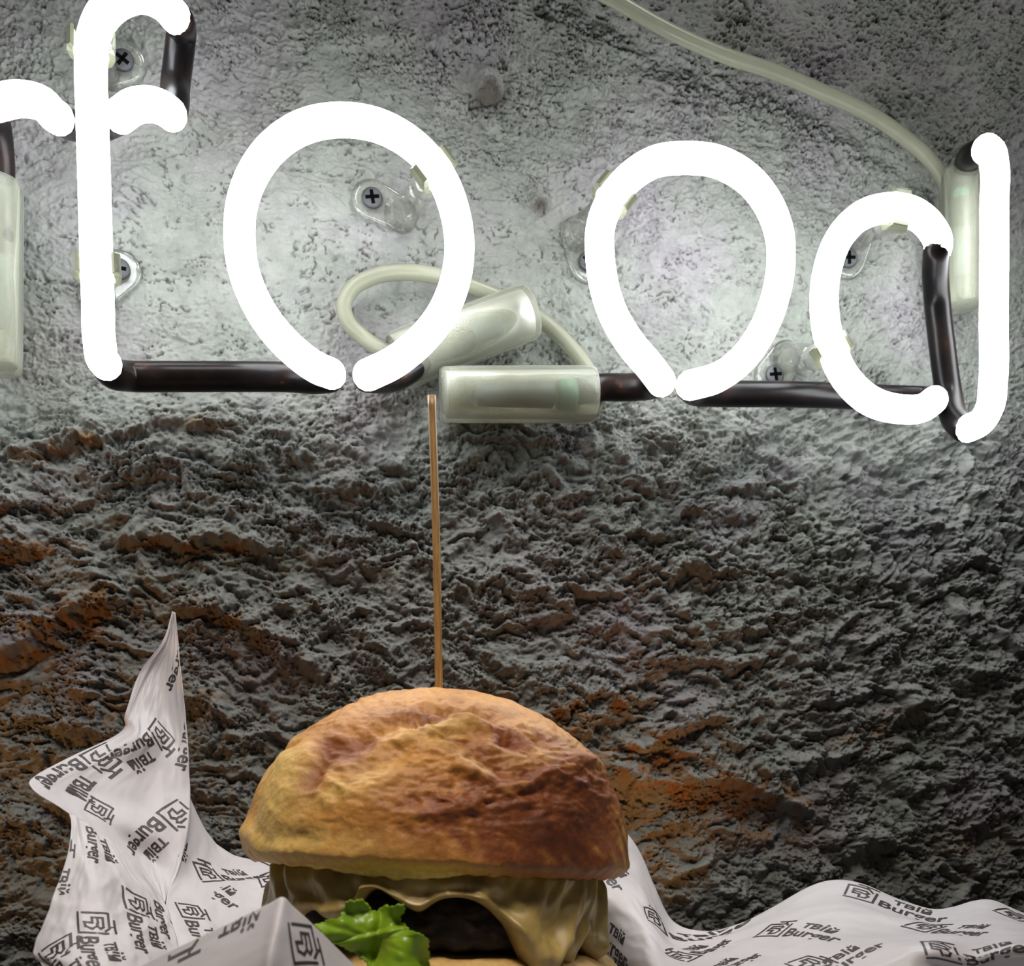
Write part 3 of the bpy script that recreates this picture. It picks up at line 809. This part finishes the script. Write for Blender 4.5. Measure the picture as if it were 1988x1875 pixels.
def disc_body(name, u, vtop, vbot, rpx, mat, lump, seed, dome=0.12, cx=None):
    """lumpy thick disc standing on the burger axis"""
    O = at(u, (vtop + vbot) / 2, BZ); hh = (vbot - vtop) / 2 * S; R = rpx * S
    nth = 200
    prof = [(0.0, 1), (.3, 1), (.6, 1.0), (.85, .96), (.95, .8), (1.0, .45), (1.02, 0), (1.0, -.45), (.95, -.8), (.85, -.96), (.5, -1), (0.0, -1)]
    pr = catmull([(a, b, 0) for a, b in prof], 60)
    V = []
    tt = np.linspace(0, 2 * np.pi, nth, endpoint=False)
    for a, b, _ in pr:
        f = 1 + 0.02 * np.sin(2 * tt + seed) + .015 * np.sin(5 * tt + seed * 2)
        x_ = a * R * f * np.cos(tt); y_ = a * R * f * np.sin(tt)
        dn = lump * fbm(np.cos(tt) * a * 6 + seed, np.sin(tt) * a * 6 + b * 2.0, 4, seed) 
        x_ = x_ + dn * np.cos(tt) * a; y_ = y_ + dn * np.sin(tt) * a
        z_ = hh * (b + (dome * (1 - a * a) if b > 0 else 0)) + .5 * lump * fbm(x_ * 150, y_ * 150, 2, seed + 3)
        V.append(O + x_[:, None] * bx + y_[:, None] * by + z_[:, None] * UP)
    V = np.vstack(V); m = len(pr); F = []
    for i in range(m - 1):
        for j in range(nth):
            k = (j + 1) % nth; F.append((i * nth + j, (i + 1) * nth + j, (i + 1) * nth + k, i * nth + k))
    return link_mesh(name, V, F, mat, bg_e), O

pt, PO = disc_body('patty', 850, 1700, 1826, 288, M_patty, .0026, 7)
pt['label'] = 'dark charred patty'
bb, _ = disc_body('bottom_bun', 885, 1832, 2018, 312, M_bun, .0012, 13, .10)
bb['label'] = 'pale lower bun half'
set_col(bb, np.tile(np.array([[0.55, 0.36, 0.13]]), (len(bb.data.vertices), 1)))

def build_cheese():
    """melted sheet draped over the patty: flat on top, running down the rim in drips"""
    R = 292 * S
    # drip length (px down from the patty top edge) against pixel column, front half
    ku = [520, 560, 600, 650, 690, 725, 745, 775, 800, 840, 870, 905, 930, 955, 980, 1000, 1020, 1040, 1060, 1075, 1092, 1105, 1122, 1135, 1150, 1170]
    kd = [90, 110, 112, 62, 84, 78, 30, 18, 40, 62, 36, 30, 34, 46, 70, 104, 150, 174, 168, 92, 166, 160, 66, 150, 178, 160]
    nth, ns = 520, 60
    tt = np.linspace(0, 2 * np.pi, nth, endpoint=False)
    cu = 850 + 300 * np.cos(tt); fr = np.sin(tt) < 0.0
    kk = np.arange(520, 1171, 2.0); gk = np.exp(-0.5 * (np.arange(-15, 16) / 4.5) ** 2); gk /= gk.sum()
    L = np.interp(cu, kk, np.convolve(np.pad(np.interp(kk, ku, kd), 15, 'edge'), gk, 'valid'))
    Lb = 55 + 25 * fbm(np.cos(tt) * 3, np.sin(tt) * 3, 3, 501)
    w = sstep(.05, -.12, np.sin(tt)); L = L * w + Lb * (1 - w)
    Os = at(850, 1696, BZ)
    V = []
    for side in (0, 1):
        for k in range(ns):
            q = k / (ns - 1)
            # along: first 30% top sheet, rest down the side
            if q < .3:
                a = .25 + .72 * q / .3; down = 0.0 * tt; rad = R * a
                topz = .0005 + .0012 * (1 - a)
                thick = .0022
                off = thick if side == 0 else 0.0
                lum = .0012 * fbm(np.cos(tt) * a * 7, np.sin(tt) * a * 7, 3, 511)
                x_ = rad * np.cos(tt); y_ = rad * np.sin(tt); z_ = topz + off + lum
            else:
                s_ = (q - .3) / .7
                down = L * S * s_
                rim = R * (0.985 + .035 * math.sin(min(1, s_ * 3) * math.pi / 2))
                body = (1 - max(0, (s_ - .80) / .20) ** 2) ** .5 if s_ > .80 else 1
                bead = 1 + .55 * math.exp(-((s_ - .8) / .16) ** 2)
                th_ = (.0026 * bead * body + .0004)
                lum = .0046 * fbm(np.cos(tt) * 4.2 + 3, down * 75 + np.sin(tt) * 4.2, 2, 521) + .0010 * fbm(np.cos(tt) * 10, down * 190 + np.sin(tt) * 10, 2, 531)
                rr = rim + (th_ + lum if side == 0 else -.0022)
                x_ = rr * np.cos(tt); y_ = rr * np.sin(tt); z_ = -down + .0012 * (1 - s_) ** 4
            V.append(Os + x_[:, None] * bx + y_[:, None] * by + z_[:, None] * UP)
    V = np.vstack(V); F = []
    idx = np.arange(2 * ns * nth).reshape(2, ns, nth); nx2 = np.roll(idx, -1, 2)
    F += np.stack([idx[0, :-1], idx[0, 1:], nx2[0, 1:], nx2[0, :-1]], -1).reshape(-1, 4).tolist()
    F += np.stack([idx[1, :-1], nx2[1, :-1], nx2[1, 1:], idx[1, 1:]], -1).reshape(-1, 4).tolist()
    F += np.stack([idx[0, -1], idx[1, -1], nx2[1, -1], nx2[0, -1]], -1).reshape(-1, 4).tolist()
    o = link_mesh('cheese', V, F, M_cheese, bg_e); o['label'] = 'melted cheese running down in drips'
build_cheese()

def build_lettuce():
    out = [(612, 1797), (640, 1785), (662, 1779), (668, 1758), (682, 1748), (702, 1748), (716, 1757), (722, 1768), (745, 1760), (772, 1757), (786, 1757), (784, 1770), (778, 1780), (782, 1792), (796, 1804), (812, 1812), (826, 1818), (832, 1840), (832, 1862), (836, 1885), (800, 1912), (755, 1905), (722, 1880), (700, 1858), (672, 1840), (640, 1826)]
    cx, cy = 730, 1822
    O_ = np.array(out, float); O_ = np.vstack([O_, O_[:1]])
    ring = catmull(np.c_[O_, np.zeros(len(O_))], 240)[:-1, :2]
    nr = 28; n = len(ring); V = []
    ja = np.linspace(0, 2 * np.pi, n, endpoint=False)
    for k in range(nr):
        t = (k + .02) / (nr - 1)
        t = min(t, 1)
        q = np.array([cx, cy]) + (ring - [cx, cy]) * t
        jag = 1.8 * t ** 6 * np.sin(ja * 57) + 2.2 * t ** 5 * np.sin(ja * 23 + 1)
        q = q + (ring - [cx, cy]) / np.linalg.norm(ring - [cx, cy], axis=1)[:, None] * jag[:, None]
        ruffle = .0034 * t ** 2 * np.sin(ja * 6 + 1.0) + .0016 * t ** 2 * np.sin(ja * 13)
        fold = .0035 * np.exp(-((q[:, 0] - 738 - (q[:, 1] - 1800) * -.15) / 14) ** 2) - .004 * np.exp(-((q[:, 0] - 790) / 40) ** 2) * sstep(1790, 1830, q[:, 1])
        vein = -.0012 * np.exp(-((q[:, 1] - 1822 - (q[:, 0] - 700) * -.25) / 5) ** 2)
        ruffle = .22 * ruffle + .0062 * fbm(q[:, 0] / 80, q[:, 1] / 60, 1, 801) * (.35 + .65 * t) + .0004 * fbm(q[:, 0] / 24, q[:, 1] / 24, 2, 805)
        Zd = .2755 + ruffle + fold + vein - .00003 * (1835 - q[:, 1])
        for (a, b), zz in zip(q, Zd): V.append(at(a, b, zz))
    F = []
    for i in range(nr - 1):
        for j in range(n):
            kk = (j + 1) % n; F.append((i * n + j, (i + 1) * n + j, (i + 1) * n + kk, i * n + kk))
    F.append(tuple(range(n)))
    o = link_mesh('lettuce_leaf', V, F, M_lettuce, bg_e); o['label'] = 'bright green frilly lettuce leaf'
    sm = o.modifiers.new('thick', 'SOLIDIFY'); sm.thickness = .0006; sm.offset = 0
build_lettuce()

# skewer
p0 = at(838, 768, .326); p1 = at(852.5, 1348, .331); p2 = p1 + (p1 - p0) * .45
V, F = tube_geo(catmull([p0, (p0 + p1) / 2 + .0003 * RT, p1, p2], 40), .00118, 16, 'flat')
sk = link_mesh('skewer', V, F, M_skewer)
tag(sk, 'thin bamboo skewer standing upright in the top of the burger bun', 'skewer')

# ------------------------------------------------------------------ printed paper
def text_geo(body, width, x0, y0, weight):
    cu = bpy.data.curves.new('lettering', 'FONT'); cu.body = body; cu.size = 1.0; cu.offset = weight; cu.resolution_u = 3
    ob = bpy.data.objects.new('lettering', cu); COL.objects.link(ob)
    dg = bpy.context.evaluated_depsgraph_get(); me = bpy.data.meshes.new_from_object(ob.evaluated_get(dg))
    bm = bmesh.new(); bm.from_mesh(me)
    bmesh.ops.triangulate(bm, faces=bm.faces)
    bmesh.ops.remove_doubles(bm, verts=bm.verts, dist=1e-5)
    V = np.array([v.co[:2] for v in bm.verts]); F = [tuple(v.index for v in f.verts) for f in bm.faces]
    bm.free(); bpy.data.objects.remove(ob); bpy.data.curves.remove(cu); bpy.data.meshes.remove(me)
    s = width / (V[:, 0].max() - V[:, 0].min())
    V = (V - [V[:, 0].min(), 0]) * s + [x0, y0]
    return V, F

def strokes(lines, w):
    parts = []
    for L in lines:
        for a, b in zip(L[:-1], L[1:]):
            a = np.array(a, float); b = np.array(b, float); d = b - a; ln = np.linalg.norm(d); d /= ln; n = np.array([-d[1], d[0]]) * w / 2
            a2, b2 = a - d * w / 2, b + d * w / 2; k = max(1, int(ln / .22))
            vv = []
            for i in range(k + 1):
                c = a2 + (b2 - a2) * i / k; vv += [c - n, c + n]
            parts.append((np.array(vv), [(2 * i, 2 * i + 2, 2 * i + 3, 2 * i + 1) for i in range(k)]))
    return merge(parts)

LOGO = strokes([
    [(-.5, -.5), (.5, -.5), (.5, .42)],                     # bottom and right side
    [(-.5, -.34), (-.5, .5), (.22, .5), (.36, .36)],        # left side and top
    [(-.16, .68), (.5, .68)], [(.16, .68), (.16, .5)],      # bar above
    [(.02, .30), (-.27, .30), (-.27, -.04), (-.02, -.04), (-.02, -.30)], [(-.27, .13), (-.02, .13)],
    [(-.02, .30), (.16, .30), (.27, .2), (.16, .1), (.05, .1)], [(.16, .1), (.29, -.06), (.2, -.26), (.08, -.28)],
], .085)
T1 = text_geo('\u0442\u0432\u0456\u0439', 1.25, 1.05, .20, .02)
T2 = text_geo('Burger', 2.25, .68, -.48, .02)
LOCK = merge([(np.asarray(v), f) for v, f in (LOGO, T1, T2)])

def subdiv(V, F, mx=.3):
    bm = bmesh.new()
    vs_ = [bm.verts.new((p[0], p[1], 0)) for p in V]
    for f in F:
        try: bm.faces.new([vs_[i] for i in f])
        except ValueError: pass
    for _ in range(2):
        es = [e for e in bm.edges if e.calc_length() > mx]
        if not es: break
        bmesh.ops.subdivide_edges(bm, edges=es, cuts=1)
        bmesh.ops.triangulate(bm, faces=bm.faces)
    bm.verts.index_update()
    V = np.array([v.co[:2] for v in bm.verts]); F = [tuple(v.index for v in f.verts) for f in bm.faces]
    bm.free(); return V, F
LOCK = subdiv(*LOCK)

def catm1(K, t):
    """uniform catmull-rom along axis 0 of K at parameters t in [0, n-1] (arrays)"""
    n = len(K); Kp = np.concatenate([[2 * K[0] - K[1]], K, [2 * K[-1] - K[-2]]])
    i = np.clip(np.floor(t).astype(int), 0, n - 2); f = (t - i)[..., None]
    p0, p1, p2, p3 = Kp[i], Kp[i + 1], Kp[i + 2], Kp[i + 3]
    return i, f, p0, p1, p2, p3

class Sheet:
    def __init__(self, rows, nu=110, nv=110, crinkle=0.0, seed=0, tension=.5):
        G = np.array([[at(*c) for c in r] for r in rows])          # R x C x 3
        R_, C_ = G.shape[:2]
        s = np.linspace(0, R_ - 1, nv); t = np.linspace(0, C_ - 1, nu)
        def h(Gx, tt):
            i, f, p0, p1, p2, p3 = catm1(Gx, tt)
            f = f.reshape(-1, *([1] * (Gx.ndim - 1)))
            m1 = (p2 - p0) * tension; m2 = (p3 - p1) * tension
            return (2 * f ** 3 - 3 * f ** 2 + 1) * p1 + (f ** 3 - 2 * f ** 2 + f) * m1 + (-2 * f ** 3 + 3 * f ** 2) * p2 + (f ** 3 - f ** 2) * m2
        ev_ = lambda s, t: np.swapaxes(h(np.swapaxes(h(G, s), 0, 1), t), 0, 1)
        for _ in range(2):                                         # even spacing along both directions
            Q = ev_(s, t)
            lu = np.linalg.norm(np.diff(Q, axis=1), axis=2).mean(0); lv = np.linalg.norm(np.diff(Q, axis=0), axis=2).mean(1)
            cu_ = np.concatenate([[0], np.cumsum(lu)]); cv_ = np.concatenate([[0], np.cumsum(lv)])
            t = np.interp(np.linspace(0, cu_[-1], nu), cu_, t); s = np.interp(np.linspace(0, cv_[-1], nv), cv_, s)
        self.P = ev_(s, t)                                         # nv x nu x 3
        if crinkle:
            nrm = self.normals()
            sx, tx = np.meshgrid(np.linspace(0, 1, nu), np.linspace(0, 1, nv))
            d = fbm(sx * 5 + seed, tx * 5, 3, 600 + seed) + .5 * (ridged(sx * 4 + seed, tx * 4 + 2, 2, 620 + seed) - .6)
            self.P = self.P + nrm * (crinkle * d)[..., None]
        self.n = self.normals()
        pu, pv, _ = project(self.P.reshape(-1, 3)); self.pu = pu.reshape(nv, nu); self.pv = pv.reshape(nv, nu)
    def normals(self):
        du = np.gradient(self.P, axis=1); dv = np.gradient(self.P, axis=0)
        n = np.cross(du, dv); n /= np.linalg.norm(n, axis=2)[..., None] + 1e-12
        if ((CAM - self.P) * n).sum(2).mean() < 0: n = -n; self.flip = True
        else: self.flip = False
        return n
    def build(self, name, parent, label=None):
        nv, nu = self.P.shape[:2]; idx = np.arange(nv * nu).reshape(nv, nu)
        F = np.stack([idx[:-1, :-1], idx[:-1, 1:], idx[1:, 1:], idx[1:, :-1]], -1).reshape(-1, 4)
        if self.flip: F = F[:, ::-1]
        self.o = link_mesh(name, self.P.reshape(-1, 3), F.tolist(), M_paper, parent, recalc=False)
        sm = self.o.modifiers.new('thick', 'SOLIDIFY'); sm.thickness = .00016; sm.offset = -1
        self.parent = parent
        if label: self.o['label'] = label
        return self
    def samp(self, A, j, i):
        nv, nu = self.P.shape[:2]
        j0 = np.clip(np.floor(j).astype(int), 0, nv - 2); i0 = np.clip(np.floor(i).astype(int), 0, nu - 2)
        fj = (j - j0)[:, None]; fi = (i - i0)[:, None]
        return (A[j0, i0] * (1 - fj) * (1 - fi) + A[j0, i0 + 1] * (1 - fj) * fi + A[j0 + 1, i0] * fj * (1 - fi) + A[j0 + 1, i0 + 1] * fj * fi)
    def mark(self, u, v, ang, unit, a=0.0, b=0.0, mirror=False, mat=None, xr=(-9, 9)):
        """print the lockup on the sheet: local point (a,b) lands on the paper at (u,v)"""
        nv, nu = self.P.shape[:2]
        k = np.argmin((self.pu - u) ** 2 + (self.pv - v) ** 2); j, i = divmod(k, nu)
        j = min(max(j, 2), nv - 3); i = min(max(i, 2), nu - 3)
        dPi = (self.P[j, i + 2] - self.P[j, i - 2]) / 4; dPj = (self.P[j + 2, i] - self.P[j - 2, i]) / 4
        J = np.array([[self.pu[j, i + 2] - self.pu[j, i - 2], self.pu[j + 2, i] - self.pu[j - 2, i]],
                      [self.pv[j, i + 2] - self.pv[j, i - 2], self.pv[j + 2, i] - self.pv[j - 2, i]]]) / 4
        r = math.radians(ang)
        e = np.linalg.solve(J, [math.cos(r), math.sin(r)])        # (i, j) step per pixel along the baseline
        d3 = dPi * e[0] + dPj * e[1]; e = e / np.linalg.norm(d3); d3 = d3 / np.linalg.norm(d3)
        up3 = np.cross(self.n[j, i], d3)
        if mirror: up3 = -up3
        M = np.stack([dPi, dPj], 1); f, *_ = np.linalg.lstsq(M, up3, rcond=None)
        m = unit / 1000
        V, F = LOCK
        X = (V[:, 0] - a) * m; Y = (V[:, 1] - b) * m
        ii = i + X * e[0] + Y * f[0]; jj = j + X * e[1] + Y * f[1]
        ok = (ii > .3) & (ii < nu - 1.3) & (jj > .3) & (jj < nv - 1.3) & (V[:, 0] > xr[0]) & (V[:, 0] < xr[1])
        keep = [q for q in F if all(ok[c] for c in q)]
        if not keep: return
        used = sorted({c for q in keep for c in q}); mp = {c: n_ for n_, c in enumerate(used)}
        Pm = self.samp(self.P, jj[used], ii[used]) + self.samp(self.n, jj[used], ii[used]) * .00012
        Vv = Pm; Ff = [tuple(mp[c] for c in q) for q in keep]
        o = link_mesh('printed_mark', Vv, Ff, mat or M_ink, self.o, smooth=False, recalc=False)

wp = empty('wrapping_paper', (burger_base[0], burger_base[1], CZ - .0615), 'crumpled white greaseproof paper with dark printing spread under and around the burger', 'paper')

# tall corner behind, at the left
A = Sheet([
    [(335, 1187, .405), (336.5, 1187, .405), (338, 1188, .405), (339.5, 1189, .405)],
    [(317, 1246, .402), (327, 1246, .404), (337, 1248, .404), (346, 1250, .403)],
    [(270, 1310, .398), (300, 1308, .403), (330, 1312, .403), (353, 1318, .399)],
    [(243, 1385, .392), (280, 1380, .396), (325, 1388, .401), (362, 1400, .398)],
    [(236, 1420, .392), (272, 1428, .384), (325, 1440, .395), (366, 1460, .396)],
    [(150, 1462, .374), (225, 1480, .380), (305, 1505, .387), (369, 1530, .393)],
    [(72, 1503, .354), (175, 1528, .370), (285, 1558, .380), (368, 1585, .385)],
    [(62, 1530, .346), (175, 1575, .363), (280, 1612, .373), (360, 1640, .379)],
    [(132, 1578, .341), (215, 1630, .361), (285, 1665, .373), (342, 1700, .370)],
    [(228, 1645, .346), (268, 1690, .356), (300, 1715, .362), (327, 1733, .362)],
    [(314, 1746, .348), (316, 1748, .351), (318, 1750, .354), (320, 1752, .356)],
], 90, 180, .0009, 1).build('standing_corner', wp, 'tall pointed corner of the sheet')
B = Sheet([
    [(134, 1578, .341), (170, 1600, .342), (205, 1624, .344), (240, 1653, .346)],
    [(138, 1612, .334), (185, 1645, .336), (235, 1678, .340), (280, 1703, .346)],
    [(130, 1660, .326), (190, 1690, .325), (255, 1722, .334), (316, 1748, .347)],
    [(104, 1740, .316), (180, 1755, .314), (255, 1776, .323), (335, 1790, .338)],
    [(80, 1800, .309), (165, 1815, .303), (250, 1826, .310), (345, 1836, .328)],
    [(64, 1845, .303), (150, 1860, .292), (245, 1868, .298), (352, 1880, .318)],
    [(82, 1876, .298), (160, 1905, .286), (250, 1930, .288), (356, 1950, .305)],
], 110, 110, .0010, 2).build('folded_side', wp, 'folded left side of the sheet')
C_ = Sheet([
    [(363, 1530, .392), (392, 1600, .396), (438, 1650, .400), (490, 1668, .402), (560, 1650, .404), (640, 1630, .404)],
    [(350, 1640, .378), (388, 1672, .386), (438, 1696, .392), (490, 1700, .394), (560, 1692, .396), (640, 1690, .396)],
    [(330, 1715, .366), (372, 1722, .372), (435, 1720, .380), (490, 1718, .386), (560, 1716, .390), (640, 1710, .390)],
    [(322, 1762, .352), (375, 1764, .360), (440, 1766, .368), (500, 1768, .376), (560, 1770, .384), (640, 1770, .386)],
    [(335, 1840, .336), (390, 1840, .342), (450, 1840, .352), (510, 1840, .364), (570, 1840, .376), (640, 1840, .380)],
    [(350, 1930, .318), (400, 1930, .326), (460, 1930, .338), (520, 1930, .352), (580, 1930, .368), (640, 1930, .372)],
], 130, 110, .0009, 3).build('inner_side', wp, 'inner face of the sheet behind the burger')
D_ = Sheet([
    [(215, 1905, .275), (330, 1846, .266), (440, 1794, .256), (520, 1755, .2475), (549, 1741, .2445), (572, 1762, .248), (622, 1808, .255), (665, 1850, .260), (705, 1890, .264)],
    [(222, 1950, .268), (335, 1890, .259), (436, 1842, .250), (510, 1808, .2425), (538, 1795, .2395), (566, 1812, .243), (622, 1858, .250), (668, 1898, .255), (712, 1935, .259)],
    [(235, 2010, .262), (338, 1960, .252), (432, 1915, .244), (500, 1880, .2375), (524, 1868, .2350), (558, 1885, .239), (620, 1925, .246), (672, 1960, .250), (720, 2000, .254)],
    [(250, 2120, .258), (342, 2090, .248), (430, 2060, .240), (490, 2030, .234), (512, 2020, .2315), (550, 2030, .236), (618, 2060, .243), (676, 2090, .247), (730, 2120, .251)],
], 150, 90, .00015, 4, .42).build('front_flap', wp, 'front flap with a sharp upright crease')
eu = [1100, 1175, 1213, 1243, 1270, 1305, 1365, 1430, 1500, 1570, 1625, 1680, 1750, 1808, 1850, 1890, 1930, 1985, 2060]
ev = [1540, 1570, 1610, 1655, 1722, 1790, 1808, 1794, 1762, 1722, 1707, 1716, 1746, 1765, 1761, 1748, 1746, 1768, 1800]
eZ = [.398, .398, .397, .396, .394, .391, .388, .386, .384, .383, .383, .381, .378, .375, .371, .369, .368, .366, .364]
r1v = [1640, 1660, 1690, 1725, 1768, 1818, 1832, 1822, 1796, 1764, 1752, 1762, 1782, 1796, 1796, 1790, 1788, 1798, 1820]
r1Z = [.390, .388, .386, .383, .379, .374, .370, .364, .364, .366, .366, .362, .356, .350, .346, .345, .346, .344, .342]
r2v = [1740, 1750, 1768, 1790, 1815, 1848, 1856, 1850, 1836, 1812, 1804, 1812, 1818, 1820, 1822, 1826, 1822, 1820, 1836]
r2Z = [.380, .376, .372, .366, .360, .352, .348, .342, .344, .348, .346, .338, .332, .325, .322, .322, .325, .324, .322]
r3v = [1850, 1850, 1852, 1858, 1868, 1885, 1890, 1884, 1876, 1862, 1856, 1850, 1838, 1836, 1848, 1858, 1848, 1836, 1850]
r3Z = [.386, .378, .366, .352, .338, .330, .325, .320, .322, .326, .322, .316, .310, .304, .303, .304, .307, .306, .304]
r4v = [1990, 1985, 1980, 1975, 1970, 1970, 1975, 1970, 1965, 1955, 1950, 1935, 1905, 1895, 1895, 1900, 1895, 1890, 1900]
r4Z = [.382, .374, .356, .330, .308, .298, .294, .290, .290, .292, .292, .296, .300, .304, .308, .310, .312, .310, .308]
mk = lambda v, z: [(a, b, c) for a, b, c in zip(eu, v, z)]
E_ = Sheet([mk(ev, eZ), mk(r1v, r1Z), mk(r2v, r2Z), mk(r3v, r3Z), mk(r4v, r4Z)], 260, 100, .0011, 5).build('trailing_side', wp, 'wavy right side of the sheet trailing along the wall')
# the part lying on the counter under everything
gx = np.linspace(-.12, .20, 60); gy = np.linspace(-.11, .10, 40)
GX, GY = np.meshgrid(gx, gy)
bz_ = CZ - .0613 + .0005 * fbm(GX * 30, GY * 30, 2, 700)
c0 = burger_base
Vb = np.stack([c0[0] + GX * RT[0] + GY * FW[0], c0[1] + GX * RT[1] + GY * FW[1], bz_], -1).reshape(-1, 3)
ib = np.arange(len(Vb)).reshape(GX.shape)
Fb = np.stack([ib[:-1, :-1], ib[:-1, 1:], ib[1:, 1:], ib[1:, :-1]], -1).reshape(-1, 4)
pb = link_mesh('lying_part', Vb, Fb.tolist(), M_paper, wp, recalc=False)
sm = pb.modifiers.new('thick', 'SOLIDIFY'); sm.thickness = .00016; sm.offset = -1

U = 9.6
for a in [(313, 1424, 128, U), (195, 1471, 148, U * .95), (347, 1580, 142, U), (192, 1572, 120, U * .8, 0, 0, False, None, (-9, .6)), (341, 1310, 108, U * .9, 2.2, -.2), (362, 1467, 102, U * .9, 2.2, -.2)]:
    A.mark(*a)
for a in [(193, 1650, 84, U * .9, 1.85, 0), (265, 1754, 78, U * .9), (182, 1793, 82, U * .9), (104, 1848, 74, U * .9), (113, 1713, 106, U * .85, 1.8, .35), (330, 1800, 72, U * .85, 2.0, .1, False, None, (.6, 9))]:
    B.mark(*a)
for a in [(368, 1768, 60, U * .85), (435, 1740, 38, U * .9, 2.2, -.1, False, None, (1.65, 9)), (404, 1697, 6, U * .9), (355, 1654, 104, U * .85, 1.9, .4, False, None, (1.2, 9)), (532, 1668, 20, U * .8), (524, 1706, 62, U * .8)]:
    C_.mark(*a)
D_.mark(470, 1784, -27, 12.0, 1.7, .36, True, M_ink_pale)
D_.mark(588, 1832, 80, 9.0)
for a in [(1669, 1735, 15, U), (1578, 1810, 14, U, 1.75, 0), (1270, 1781, 32, U * .92), (1197, 1830, 44, U * .95, 1.75, 0), (1196, 1708, 52, U * .9, 2.4, -.1), (1322, 1858, -22, U * .95),
          (1795, 1799, 14, U), (1832, 1842, 16, U * .95, .1, .1), (1672, 1844, -28, U * .9, 2.2, 0), (1569, 1868, 18, U), (1967, 1777, 24, U), (1426, 1868, -26, U * .9, 1.75, 0), (1150, 1866, 24, U * .9)]:
    E_.mark(*a)
